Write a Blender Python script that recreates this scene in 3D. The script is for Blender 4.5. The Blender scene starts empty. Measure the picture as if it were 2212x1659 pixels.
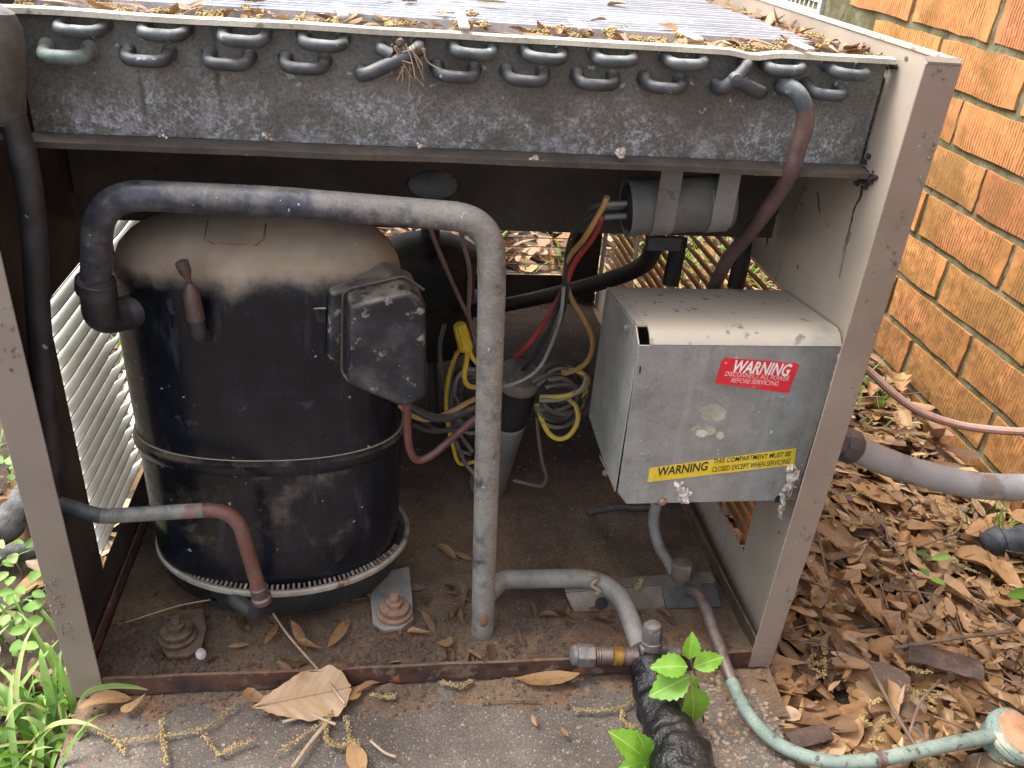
import bpy, math, random
from mathutils import Vector, Matrix, noise as mnoise

random.seed(11)
SC = bpy.context.scene
COL = SC.collection
V = Vector

# ------------------------------------------------------------------ camera, light, exposure
CAM = V((0.23467, -0.52425, 0.60294))
CR = V((0.99036022, -0.11874216, 0.07132269))
CU = V((-0.00237779, 0.50025687, 0.86587378))
CF = V((0.13849539, 0.85769654, -0.49515217))
FPX = 1864.19
cd = bpy.data.cameras.new('camera')
cam = bpy.data.objects.new('camera', cd)
COL.objects.link(cam)
SC.camera = cam
M4 = Matrix(((CR.x, CU.x, -CF.x, CAM.x), (CR.y, CU.y, -CF.y, CAM.y), (CR.z, CU.z, -CF.z, CAM.z), (0, 0, 0, 1)))
cam.matrix_world = M4
cd.sensor_width = 36
cd.lens = 36 * FPX / 2212
cd.clip_start = 0.01
cd.clip_end = 500

SUN_EL, SUN_AZ = math.radians(60), math.radians(-70)   # azimuth from +Y towards +X
w = bpy.data.worlds.new('World')
SC.world = w
w.use_nodes = True
wn, wl = w.node_tree.nodes, w.node_tree.links
bg = wn['Background']
sky = wn.new('ShaderNodeTexSky')
sky.sky_type = 'NISHITA'
sky.sun_disc = False
sky.sun_elevation = SUN_EL
sky.sun_rotation = SUN_AZ
sky.air_density = 1.0
sky.dust_density = 4.0
sky.ozone_density = 0.8
hs = wn.new('ShaderNodeHueSaturation')
hs.inputs['Saturation'].default_value = 0.42
wl.new(sky.outputs[0], hs.inputs['Color'])
wl.new(hs.outputs[0], bg.inputs['Color'])
bg.inputs['Strength'].default_value = 0.15
sd = bpy.data.lights.new('sun', 'SUN')
sd.energy = 1.5
sd.angle = math.radians(28)
sd.color = (1, 0.95, 0.87)
so = bpy.data.objects.new('sun', sd)
COL.objects.link(so)
sdir = V((math.sin(SUN_AZ) * math.cos(SUN_EL), math.cos(SUN_AZ) * math.cos(SUN_EL), math.sin(SUN_EL)))
so.rotation_euler = sdir.to_track_quat('Z', 'Y').to_euler()
so.location = (0, 0, 3)
SC.view_settings.view_transform = 'Standard'
SC.view_settings.look = 'None'
SC.view_settings.exposure = 1.78
SC.view_settings.gamma = 1
SC.view_settings.use_curve_mapping = False
SC.render.engine = 'CYCLES'
SC.cycles.max_bounces = 8
SC.cycles.diffuse_bounces = 5


def P(px, py, x=None, y=None, z=None):
    """The point of the place seen at this spot of the photograph on a plane x=, y= or z=."""
    d = CF + CR * ((px - 1106) / FPX) - CU * ((py - 829.5) / FPX)
    if x is not None:
        t = (x - CAM.x) / d.x
    elif y is not None:
        t = (y - CAM.y) / d.y
    else:
        t = (z - CAM.z) / d.z
    return CAM + d * t


# ------------------------------------------------------------------ materials
class NT:
    def __init__(s, name):
        m = bpy.data.materials.new(name)
        m.use_nodes = True
        s.m = m
        s.n, s.l = m.node_tree.nodes, m.node_tree.links
        s.b = s.n['Principled BSDF']
        tc = s.n.new('ShaderNodeTexCoord')
        oi = s.n.new('ShaderNodeObjectInfo')
        s.rand = oi.outputs['Random']
        mul = s.math('MULTIPLY', oi.outputs['Random'], 9.0)
        add = s.n.new('ShaderNodeVectorMath')
        add.operation = 'ADD'
        s.l.new(tc.outputs['Object'], add.inputs[0])
        s.l.new(mul, add.inputs[1])
        s.co = add.outputs[0]
        s.raw = tc.outputs['Object']
        g = s.n.new('ShaderNodeNewGeometry')
        s.geo = g
        sx = s.n.new('ShaderNodeSeparateXYZ')
        s.l.new(g.outputs['Normal'], sx.inputs[0])
        s.nz = sx.outputs[2]

    def link(s, a, b):
        if isinstance(a, (int, float)):
            b.default_value = a
        elif isinstance(a, tuple):
            b.default_value = a if len(a) == len(b.default_value) else (*a, 1)
        else:
            s.l.new(a, b)

    def math(s, op, a, b=0.0, c=None, clamp=False):
        n = s.n.new('ShaderNodeMath')
        n.operation = op
        n.use_clamp = clamp
        s.link(a, n.inputs[0])
        s.link(b, n.inputs[1])
        if c is not None:
            s.link(c, n.inputs[2])
        return n.outputs[0]

    def noise(s, scale, detail=5, rough=0.55, stretch=None, dist=0.0, raw=False):
        n = s.n.new('ShaderNodeTexNoise')
        co = s.raw if raw else s.co
        if stretch:
            mp = s.n.new('ShaderNodeMapping')
            mp.inputs['Scale'].default_value = stretch
            s.l.new(co, mp.inputs['Vector'])
            co = mp.outputs[0]
        s.l.new(co, n.inputs['Vector'])
        n.inputs['Scale'].default_value = scale
        n.inputs['Detail'].default_value = detail
        n.inputs['Roughness'].default_value = rough
        n.inputs['Distortion'].default_value = dist
        return n.outputs['Fac']

    def voronoi(s, scale, feature='F1', out='Distance'):
        n = s.n.new('ShaderNodeTexVoronoi')
        n.feature = feature
        s.l.new(s.co, n.inputs['Vector'])
        n.inputs['Scale'].default_value = scale
        return n.outputs[out]

    def ramp(s, f, stops, interp='LINEAR'):
        n = s.n.new('ShaderNodeValToRGB')
        cr = n.color_ramp
        cr.interpolation = interp
        while len(cr.elements) < len(stops):
            cr.elements.new(0.5)
        for e, (p, c) in zip(cr.elements, stops):
            e.position = p
            e.color = (*c, 1) if len(c) == 3 else c
        s.link(f, n.inputs[0])
        return n.outputs[0]

    def step(s, f, lo, hi):
        n = s.n.new('ShaderNodeMapRange')
        n.interpolation_type = 'SMOOTHSTEP'
        s.link(f, n.inputs[0])
        n.inputs[1].default_value = lo
        n.inputs[2].default_value = hi
        return n.outputs[0]

    def mix(s, f, a, b, mode='MIX'):
        n = s.n.new('ShaderNodeMix')
        n.data_type = 'RGBA'
        n.blend_type = mode
        s.link(f, n.inputs[0])
        s.link(a, n.inputs[6])
        s.link(b, n.inputs[7])
        return n.outputs[2]

    def sep(s, v):
        n = s.n.new('ShaderNodeSeparateXYZ')
        s.l.new(v, n.inputs[0])
        return n.outputs

    def bump(s, h, strength=0.5, dist=0.001, prev=None):
        n = s.n.new('ShaderNodeBump')
        n.inputs['Strength'].default_value = strength
        n.inputs['Distance'].default_value = dist
        s.link(h, n.inputs['Height'])
        if prev is not None:
            s.l.new(prev, n.inputs['Normal'])
        return n.outputs[0]

    def out(s, col, rough=0.6, metal=0.0, normal=None, spec=0.5):
        s.link(col, s.b.inputs['Base Color'])
        s.link(rough, s.b.inputs['Roughness'])
        s.link(metal, s.b.inputs['Metallic'])
        s.b.inputs['Specular IOR Level'].default_value = spec
        if normal is not None:
            s.l.new(normal, s.b.inputs['Normal'])
        return s.m


def mat(name, c, scale=30, stops=(0.3, 0.7), rough=(0.5, 0.75), metal=0.0, bump=0.25, bscale=200, bdist=0.0006,
        dust=None, specks=(), streak=None, spec=0.5, detail=7, grain=0.26, grime=0.42):
    """layered weathered material: blotches of c[0]..c[-1], dust that settles on upward faces, specks, vertical streaks"""
    t = NT(name)
    f = t.noise(scale, detail, 0.62)
    k = len(c)
    col = t.ramp(f, [(stops[0] + (stops[1] - stops[0]) * i / max(1, k - 1), c[i]) for i in range(k)])
    if grime:
        g = t.ramp(t.noise(scale * 0.33, 5, 0.65), [(0.32, (1 - grime,) * 3), (0.6, (1.0,) * 3), (0.75, (1 + grime * 0.25,) * 3)])
        col = t.mix(1.0, col, g, 'MULTIPLY')
    if grain:
        g = t.ramp(t.noise(max(650, scale * 9), 4, 0.75), [(0.3, (1 - grain,) * 3), (0.5, (1.0,) * 3), (0.72, (1 + grain * 0.7,) * 3)])
        col = t.mix(1.0, col, g, 'MULTIPLY')
    if streak:
        sc, (lo, hi), amt = streak
        fs = t.noise(1.0, 5, 0.6, stretch=(70, 70, 7))
        col = t.mix(t.math('MULTIPLY', t.step(fs, lo, hi), amt), col, sc)
    r = t.noise(scale * 2.3, 4)
    rg = t.math('MULTIPLY_ADD', r, rough[1] - rough[0], rough[0])
    if dust:
        dc, amt, (lo, hi) = dust
        d = t.math('MULTIPLY', t.step(t.nz, lo, hi), t.math('MULTIPLY', t.step(t.noise(scale * 1.3, 6, 0.65), 0.3, 0.62), amt))
        col = t.mix(d, col, dc)
        rg = t.math('MAXIMUM', rg, t.math('MULTIPLY', d, 0.9))
    for (sc, ss, lo, hi) in specks:
        col = t.mix(t.step(t.noise(ss, 3, 0.6), lo, hi), col, sc)
    nrm = None
    if bump:
        nrm = t.bump(t.noise(bscale, 5, 0.65), bump, bdist)
        nrm = t.bump(t.noise(bscale * 0.22, 3, 0.5), bump * 0.7, bdist * 3, nrm)
    return t.out(col, rg, metal, nrm, spec)


TAN = (0.42, 0.32, 0.22)
MT = {}
MT['taupe'] = mat('taupe_paint', [(0.205, 0.166, 0.136), (0.24, 0.195, 0.16), (0.265, 0.218, 0.18)], 14, grain=0.07, grime=0.15, rough=(0.42, 0.6), bump=0.12, bscale=300,
                  specks=[((0.12, 0.09, 0.07), 90, 0.68, 0.73), ((0.5, 0.45, 0.4), 150, 0.73, 0.77)])
MT['taupe_lit'] = mat('lit_inner_paint', [(0.28, 0.232, 0.185), (0.335, 0.28, 0.226), (0.365, 0.31, 0.255)], 9, grain=0.07, grime=0.15, rough=(0.4, 0.6), bump=0.08, bscale=200,  # lighter copy of the taupe, with the light on the right panel painted in
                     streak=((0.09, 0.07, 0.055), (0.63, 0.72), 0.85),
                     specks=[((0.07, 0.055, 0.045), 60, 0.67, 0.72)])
MT['rustshade'] = mat('shaded_rusty_paint', [(0.022, 0.017, 0.013), (0.042, 0.031, 0.023), (0.08, 0.058, 0.044)], 18, rough=(0.6, 0.85), bump=0.4, bscale=120)  # rusty paint, darkened further so the cabinet's inner shade is in the colour
MT['cream'] = mat('cream_paint', [(0.48, 0.45, 0.37), (0.60, 0.57, 0.49), (0.66, 0.64, 0.56)], 30, grain=0.07, grime=0.15, rough=(0.45, 0.6), bump=0.08,
                  specks=[((0.42, 0.36, 0.26), 120, 0.66, 0.74)])
MT['shadeslat'] = mat('shaded_louver_paint', [(0.20, 0.12, 0.065), (0.27, 0.17, 0.095), (0.34, 0.215, 0.125)], 30, rough=(0.5, 0.7), bump=0.15)  # brown painted in for the dim, brick-tinted light on the right slats
MT['pan'] = mat('rusty_pan', [(0.03, 0.018, 0.013), (0.075, 0.032, 0.02), (0.15, 0.06, 0.03), (0.045, 0.028, 0.022)], 34, rough=(0.7, 0.95), bump=0.5, bscale=160,
                dust=((0.22, 0.15, 0.10), 0.7, (0.5, 0.95)), specks=[((0.33, 0.13, 0.05), 45, 0.62, 0.72)])
MT['rail'] = mat('rust_scaled_rail', [(0.028, 0.017, 0.013), (0.060, 0.030, 0.021), (0.11, 0.048, 0.026), (0.055, 0.036, 0.028)], 30, rough=(0.75, 0.95), bump=0.6, bscale=170,
                 dust=((0.20, 0.13, 0.085), 0.75, (0.35, 0.95)), specks=[((0.26, 0.10, 0.04), 38, 0.60, 0.72), ((0.15, 0.10, 0.075), 55, 0.58, 0.70), ((0.02, 0.012, 0.01), 70, 0.64, 0.72)])
MT['dirt'] = None
MT['plate'] = None
MT['blackshell'] = None
MT['pipe_dusty'] = None
MT['pipe_black'] = mat('dark_painted_pipe', [(0.018, 0.018, 0.022), (0.03, 0.03, 0.036), (0.055, 0.055, 0.06)], 40, rough=(0.45, 0.65), bump=0.15,
                       dust=((0.17, 0.15, 0.13), 0.4, (0.1, 0.9)), specks=[((0.22, 0.30, 0.34), 110, 0.72, 0.75)])
MT['pipe_grey'] = mat('grey_rubber_coated_pipe', [(0.17, 0.165, 0.15), (0.22, 0.215, 0.20), (0.26, 0.25, 0.225)], 40, rough=(0.6, 0.8), bump=0.15,
                      dust=((0.36, 0.33, 0.27), 0.5, (0.2, 0.9)), specks=[((0.7, 0.68, 0.62), 140, 0.74, 0.76)])
MT['copper_dull'] = mat('tarnished_copper', [(0.10, 0.075, 0.075), (0.15, 0.095, 0.085), (0.21, 0.115, 0.09)], 60, rough=(0.4, 0.6), metal=0.35, bump=0.12,
                        dust=((0.30, 0.26, 0.23), 0.45, (0.3, 0.95)), specks=[((0.30, 0.42, 0.42), 80, 0.70, 0.76)])
MT['copper_red'] = mat('reddish_copper', [(0.17, 0.085, 0.07), (0.22, 0.10, 0.08), (0.22, 0.15, 0.13)], 60, rough=(0.4, 0.6), metal=0.3, bump=0.1,
                       specks=[((0.34, 0.42, 0.38), 70, 0.62, 0.74)])
MT['pipe_teal'] = mat('dark_teal_pipe', [(0.03, 0.042, 0.05), (0.05, 0.065, 0.075), (0.09, 0.105, 0.11)], 50, rough=(0.5, 0.7), bump=0.15,
                      dust=((0.26, 0.28, 0.26), 0.5, (0.3, 0.95)), specks=[((0.30, 0.40, 0.40), 90, 0.66, 0.74)])
MT['patina'] = mat('patina_copper', [(0.12, 0.12, 0.105), (0.20, 0.20, 0.17), (0.29, 0.28, 0.24)], 55, rough=(0.5, 0.7), metal=0.1, bump=0.15,
                   dust=((0.42, 0.42, 0.37), 0.6, (0.3, 0.95)), specks=[((0.21, 0.12, 0.10), 50, 0.56, 0.68), ((0.5, 0.52, 0.47), 120, 0.66, 0.72)])
MT['patina_dark'] = mat('dark_patina_pipe', [(0.06, 0.062, 0.055), (0.11, 0.112, 0.10), (0.16, 0.14, 0.125)], 40, rough=(0.55, 0.75), bump=0.15,
                        dust=((0.30, 0.28, 0.26), 0.6, (0.3, 0.95)))
MT['verdigris'] = mat('verdigris_copper', [(0.12, 0.165, 0.14), (0.19, 0.25, 0.21), (0.24, 0.30, 0.25)], 50, rough=(0.6, 0.8), bump=0.15,
                      specks=[((0.07, 0.07, 0.065), 150, 0.56, 0.66), ((0.40, 0.34, 0.26), 25, 0.60, 0.72)])
MT['bend'] = mat('oxidised_coil_copper', [(0.035, 0.04, 0.044), (0.065, 0.074, 0.080), (0.115, 0.125, 0.128)], 55, rough=(0.55, 0.75), bump=0.2,
                 dust=((0.31, 0.33, 0.305), 0.75, (0.28, 0.9)), specks=[((0.34, 0.48, 0.47), 60, 0.62, 0.72)])
MT['bend_dark'] = mat('dark_coil_copper', [(0.03, 0.033, 0.04), (0.055, 0.058, 0.068), (0.105, 0.11, 0.12)], 60, rough=(0.5, 0.7), bump=0.2,
                      dust=((0.30, 0.29, 0.26), 0.65, (0.35, 0.92)), specks=[((0.30, 0.42, 0.46), 80, 0.68, 0.74)])
MT['bend_green'] = mat('verdigris_coil_copper', [(0.08, 0.10, 0.10), (0.16, 0.22, 0.21), (0.24, 0.34, 0.32)], 55, rough=(0.55, 0.75), bump=0.2,
                       dust=((0.36, 0.37, 0.32), 0.8, (0.3, 0.9)))
MT['galv'] = None
MT['grey_can'] = mat('grey_can_paint', [(0.075, 0.08, 0.078), (0.10, 0.105, 0.10), (0.13, 0.13, 0.122)], 22, rough=(0.45, 0.6), bump=0.06,
                     dust=((0.27, 0.25, 0.21), 0.5, (0.3, 0.95)))
MT['oval'] = mat('dusty_black_can', [(0.02, 0.02, 0.02), (0.034, 0.033, 0.031)], 30, rough=(0.5, 0.7), bump=0.1, dust=((0.12, 0.105, 0.085), 0.7, (0.3, 0.9)))
MT['strap'] = mat('grey_strap', [(0.13, 0.135, 0.13), (0.17, 0.17, 0.16), (0.21, 0.20, 0.185)], 30, rough=(0.4, 0.6), metal=0.2, bump=0.1,
                  specks=[((0.10, 0.08, 0.06), 70, 0.66, 0.72)])
MT['dark'] = mat('dark_painted_steel', [(0.012, 0.014, 0.015), (0.02, 0.023, 0.024), (0.035, 0.036, 0.034)], 25, rough=(0.5, 0.75), bump=0.15,
                 dust=((0.15, 0.13, 0.10), 0.55, (0.4, 0.95)))
MT['darkrubber'] = mat('black_rubber', [(0.012, 0.012, 0.013), (0.022, 0.022, 0.024)], 40, rough=(0.5, 0.7), bump=0.2)
MT['rustbolt'] = mat('rusty_steel', [(0.13, 0.065, 0.035), (0.21, 0.11, 0.065), (0.27, 0.16, 0.10), (0.15, 0.09, 0.06)], 90, rough=(0.75, 0.95), bump=0.5, bscale=350,
                     dust=((0.33, 0.24, 0.17), 0.5, (0.4, 1)))
MT['darkbolt'] = mat('dirty_rusty_steel', [(0.06, 0.036, 0.024), (0.10, 0.06, 0.04), (0.15, 0.09, 0.06)], 80, rough=(0.8, 0.95), bump=0.5, bscale=300,
                     dust=((0.20, 0.14, 0.095), 0.6, (0.4, 1)))
MT['rim'] = mat('worn_cream_ring', [(0.19, 0.13, 0.085), (0.34, 0.29, 0.23), (0.43, 0.40, 0.34), (0.30, 0.24, 0.18)], 34, rough=(0.6, 0.8), bump=0.3,
                specks=[((0.16, 0.065, 0.025), 40, 0.58, 0.68), ((0.05, 0.045, 0.04), 60, 0.66, 0.72)])
MT['tooth'] = mat('rusty_ring_teeth', [(0.10, 0.06, 0.035), (0.22, 0.17, 0.125), (0.34, 0.31, 0.26)], 26, stops=(0.38, 0.62), rough=(0.7, 0.9), bump=0.2)
MT['cover'] = mat('scuffed_black_cover', [(0.010, 0.011, 0.015), (0.020, 0.022, 0.028), (0.055, 0.055, 0.06), (0.12, 0.112, 0.10)], 30, stops=(0.36, 0.72), rough=(0.35, 0.6), bump=0.25, bscale=260,
                  dust=((0.34, 0.28, 0.21), 0.8, (0.25, 0.8)), specks=[((0.22, 0.20, 0.17), 95, 0.60, 0.70), ((0.40, 0.38, 0.33), 210, 0.70, 0.74), ((0.05, 0.035, 0.03), 50, 0.62, 0.7)])
MT['bracket'] = mat('dusty_tan_bracket', [(0.12, 0.095, 0.07), (0.18, 0.15, 0.115), (0.23, 0.195, 0.15)], 40, rough=(0.7, 0.9), bump=0.3)
MT['orange_face'] = mat('orange_copper_face', [(0.36, 0.16, 0.08), (0.48, 0.25, 0.14), (0.40, 0.24, 0.16)], 110, rough=(0.6, 0.8), bump=0.3)
MT['grey_dirty'] = mat('grey_dirty_brass', [(0.085, 0.078, 0.085), (0.13, 0.118, 0.118), (0.18, 0.158, 0.145)], 80, rough=(0.5, 0.75), metal=0.25, bump=0.25,
                       dust=((0.34, 0.29, 0.24), 0.5, (0.3, 0.95)))
MT['brass'] = mat('bare_brass', [(0.55, 0.36, 0.10), (0.65, 0.46, 0.15)], 80, rough=(0.3, 0.45), metal=0.8, bump=0.05)
MT['valve_brown'] = mat('brown_dirty_brass', [(0.08, 0.06, 0.045), (0.12, 0.09, 0.07), (0.17, 0.125, 0.095)], 70, rough=(0.6, 0.85), metal=0.1, bump=0.35,
                        dust=((0.21, 0.17, 0.12), 0.7, (0.3, 0.95)))
MT['insulation'] = mat('black_plastic_wrap', [(0.006, 0.006, 0.007), (0.010, 0.010, 0.012), (0.016, 0.016, 0.019)], 30, rough=(0.10, 0.26), bump=0.9, bscale=110, bdist=0.004,
                       dust=((0.22, 0.19, 0.16), 0.10, (0.7, 1)), specks=[((0.35, 0.31, 0.27), 160, 0.72, 0.76)])
MT['tornfoam'] = mat('torn_black_foam', [(0.02, 0.022, 0.028), (0.04, 0.045, 0.055), (0.075, 0.08, 0.095)], 60, rough=(0.6, 0.85), bump=0.6, bscale=150, bdist=0.002)
MT['conduit'] = mat('grey_plastic_conduit', [(0.20, 0.205, 0.21), (0.245, 0.25, 0.255), (0.285, 0.29, 0.30)], 20, grain=0.07, grime=0.15, rough=(0.35, 0.5), bump=0.06,
                    specks=[((0.13, 0.11, 0.10), 30, 0.52, 0.66), ((0.2, 0.17, 0.15), 120, 0.62, 0.70)])
MT['nut'] = mat('dark_grey_fitting', [(0.045, 0.048, 0.058), (0.07, 0.074, 0.085)], 50, rough=(0.4, 0.6), bump=0.1, dust=((0.2, 0.18, 0.17), 0.4, (0.4, 1)))
MT['cable'] = mat('brown_cable_sheath', [(0.23, 0.125, 0.095), (0.28, 0.155, 0.12)], 50, grain=0.07, grime=0.15, rough=(0.5, 0.65), bump=0.05, dust=((0.42, 0.31, 0.26), 0.5, (0.3, 0.95)))
MT['label_red'] = mat('red_sticker', [(0.62, 0.02, 0.03), (0.70, 0.025, 0.04), (0.72, 0.06, 0.07)], 40, grain=0.07, grime=0.15, rough=(0.35, 0.5), bump=0.05,
                      specks=[((0.80, 0.45, 0.44), 170, 0.66, 0.74)])
MT['label_yellow'] = mat('yellow_sticker', [(0.62, 0.42, 0.02), (0.72, 0.52, 0.03), (0.70, 0.54, 0.14)], 36, grain=0.07, grime=0.15, rough=(0.4, 0.55), bump=0.05,
                         specks=[((0.62, 0.58, 0.45), 90, 0.66, 0.74), ((0.25, 0.18, 0.08), 120, 0.70, 0.75)])
MT['ink_white'] = mat('white_print', [(0.80, 0.76, 0.74), (0.85, 0.83, 0.80)], 60, rough=(0.4, 0.5), bump=0)
MT['ink_pink'] = mat('thin_white_print', [(0.80, 0.55, 0.54), (0.84, 0.70, 0.68)], 60, rough=(0.4, 0.5), bump=0)
MT['ink_black'] = mat('black_print', [(0.018, 0.017, 0.015), (0.03, 0.028, 0.024)], 60, rough=(0.4, 0.5), bump=0)
MT['residue'] = mat('label_residue', [(0.30, 0.31, 0.25), (0.36, 0.37, 0.29), (0.42, 0.42, 0.34)], 70, rough=(0.6, 0.8), bump=0.2)
MT['nestmud'] = mat('chalky_mud_nest', [(0.20, 0.13, 0.10), (0.42, 0.34, 0.29), (0.66, 0.60, 0.54), (0.28, 0.19, 0.15)], 130, rough=(0.8, 1), bump=0.7, bscale=350)
MT['paperbit'] = mat('weathered_paper', [(0.48, 0.44, 0.37), (0.62, 0.58, 0.50), (0.36, 0.29, 0.24)], 70, rough=(0.7, 0.9), bump=0.4, bscale=250)
MT['concrete'] = None
MT['soil'] = mat('soil', [(0.045, 0.032, 0.022), (0.085, 0.06, 0.042), (0.12, 0.088, 0.062)], 16, rough=(0.9, 1), bump=0.9, bscale=130, bdist=0.003,
                 specks=[((0.22, 0.16, 0.10), 150, 0.64, 0.70)])
MT['stick'] = mat('straw', [(0.34, 0.25, 0.16), (0.45, 0.35, 0.24)], 90, rough=(0.6, 0.8), bump=0.1)
MT['twig'] = mat('brown_twig', [(0.13, 0.085, 0.055), (0.20, 0.14, 0.095)], 90, rough=(0.7, 0.9), bump=0.3)
MT['bark'] = mat('dark_bark', [(0.05, 0.032, 0.025), (0.09, 0.058, 0.044), (0.14, 0.095, 0.07)], 60, rough=(0.8, 0.95), bump=0.7, bscale=150, bdist=0.002)
MT['branch'] = mat('charred_grey_branch', [(0.04, 0.04, 0.042), (0.10, 0.10, 0.10), (0.2, 0.2, 0.195)], 50, rough=(0.7, 0.9), bump=0.6, bscale=120, bdist=0.003)
MT['catkin'] = mat('oak_catkin', [(0.26, 0.175, 0.07), (0.38, 0.275, 0.115), (0.46, 0.35, 0.17)], 160, rough=(0.75, 0.95), bump=0.4, bscale=500)
MT['shellwhite'] = mat('snail_shell', [(0.66, 0.58, 0.54), (0.76, 0.70, 0.66)], 90, rough=(0.3, 0.5), bump=0.1)
MT['pebble'] = mat('pebbles', [(0.20, 0.11, 0.06), (0.30, 0.19, 0.12), (0.34, 0.27, 0.2), (0.20, 0.16, 0.14)], 45, rough=(0.7, 0.9), bump=0.3)
MT['rustflake'] = mat('rust_flakes', [(0.28, 0.085, 0.03), (0.38, 0.14, 0.055)], 80, rough=(0.8, 1), bump=0.4)
MT['gunk'] = mat('black_gunk', [(0.018, 0.015, 0.013), (0.035, 0.028, 0.024), (0.075, 0.06, 0.05)], 120, rough=(0.7, 0.95), bump=0.6, bscale=400)
MT['stainbrown'] = mat('brown_runoff_stain', [(0.16, 0.125, 0.095), (0.22, 0.18, 0.14), (0.30, 0.25, 0.21)], 120, rough=(0.6, 0.8), bump=0.1)
MT['mud'] = mat('dried_mud_flakes', [(0.075, 0.052, 0.037), (0.125, 0.088, 0.062), (0.17, 0.12, 0.085)], 60, rough=(0.85, 1), bump=0.5)
MT['topdebris'] = mat('matted_debris', [(0.13, 0.075, 0.03), (0.26, 0.165, 0.07), (0.40, 0.27, 0.12), (0.20, 0.12, 0.05)], 40, rough=(0.8, 1), bump=0.8, bscale=120, bdist=0.003)
MT['fin'] = mat('aluminium_fins', [(0.42, 0.43, 0.47), (0.52, 0.53, 0.57)], 30, rough=(0.4, 0.55), metal=0.2, bump=0.1)
MT['clip'] = mat('white_metal_clip', [(0.62, 0.60, 0.55), (0.74, 0.72, 0.68)], 60, rough=(0.4, 0.55), bump=0.1)
MT['rimcream'] = mat('cream_rim_paint', [(0.46, 0.42, 0.33), (0.58, 0.54, 0.43), (0.64, 0.60, 0.49)], 45, rough=(0.5, 0.65), bump=0.15,
                     specks=[((0.25, 0.20, 0.13), 70, 0.62, 0.70)])
MT['lip'] = mat('brown_dusty_angle', [(0.045, 0.036, 0.028), (0.072, 0.058, 0.045), (0.11, 0.09, 0.072)], 34, rough=(0.7, 0.9), bump=0.4, bscale=180,
                specks=[((0.30, 0.25, 0.2), 120, 0.70, 0.75)])
MT['vent'] = mat('white_vent_paint', [(0.55, 0.54, 0.50), (0.66, 0.65, 0.61)], 30, rough=(0.5, 0.6), bump=0.05)
for nm, cs in dict(w_yellow=[(0.50, 0.34, 0.03), (0.62, 0.44, 0.04)], w_tan=[(0.34, 0.20, 0.06), (0.42, 0.26, 0.09)],
                   w_red=[(0.30, 0.03, 0.03), (0.38, 0.05, 0.045)], w_redbrown=[(0.15, 0.055, 0.045), (0.21, 0.08, 0.065)],
                   w_black=[(0.022, 0.022, 0.023), (0.045, 0.044, 0.042)], w_grey=[(0.12, 0.115, 0.108), (0.19, 0.18, 0.165)],
                   w_brown=[(0.13, 0.085, 0.065), (0.18, 0.12, 0.095)], w_palegrey=[(0.20, 0.195, 0.18), (0.30, 0.29, 0.265)]).items():
    MT[nm] = mat('wire_' + nm[2:], cs, 40, rough=(0.4, 0.6), bump=0.05, dust=((0.30, 0.25, 0.19), 0.35, (0.3, 0.95)),
                 specks=[((0.25, 0.2, 0.15), 130, 0.68, 0.74)])
MT['nutyellow'] = mat('yellow_plastic', [(0.58, 0.40, 0.015), (0.66, 0.47, 0.03)], 40, rough=(0.35, 0.5), bump=0.08)


def m_plate():
    t = NT('oxidised_galvanised_plate')
    col = t.ramp(t.noise(15, 8, 0.68), [(0.3, (0.070, 0.066, 0.055)), (0.5, (0.12, 0.116, 0.102)), (0.72, (0.21, 0.205, 0.19))])
    p = t.sep(t.raw)
    z = p[2]
    jag = t.math('MULTIPLY_ADD', t.math('SUBTRACT', t.noise(26, 5, 0.65), 0.5), 0.05, z)
    low = t.math('SUBTRACT', 1.0, t.step(jag, 0.006, 0.044))           # powdery white rust gathers along the lower edge
    spat = t.step(t.noise(210, 5, 0.75), 0.44, 0.66)
    spat2 = t.math('MULTIPLY', t.step(t.noise(48, 6, 0.75), 0.48, 0.68), t.noise(300, 3, 0.7))
    spat = t.math('MULTIPLY', spat, t.step(t.noise(15, 5, 0.65), 0.36, 0.58))
    f = t.math('MAXIMUM', spat, spat2)
    amt = t.math('MULTIPLY', f, t.math('MULTIPLY_ADD', low, 0.85, 0.05))
    col = t.mix(amt, col, (0.40, 0.405, 0.455))
    spot = t.step(t.noise(110, 2, 0.5), 0.69, 0.73)
    col = t.mix(t.math('MULTIPLY', spot, 0.7), col, (0.36, 0.42, 0.47))
    st = t.noise(1.0, 5, 0.6, stretch=(30, 30, 3))
    col = t.mix(t.math('MULTIPLY', t.step(st, 0.60, 0.68), 0.8), col, (0.045, 0.040, 0.032))
    br = t.step(t.noise(20, 5, 0.6), 0.60, 0.70)
    col = t.mix(t.math('MULTIPLY', br, 0.35), col, (0.17, 0.13, 0.09))
    g = t.ramp(t.noise(420, 4, 0.75), [(0.3, (0.55,) * 3), (0.5, (1.0,) * 3), (0.72, (1.35,) * 3)])
    col = t.mix(1.0, col, g, 'MULTIPLY')
    nrm = t.bump(t.noise(260, 5, 0.7), 0.4, 0.0006)
    return t.out(col, t.math('MULTIPLY_ADD', t.noise(60, 3), 0.3, 0.45), 0.1, nrm)


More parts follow.
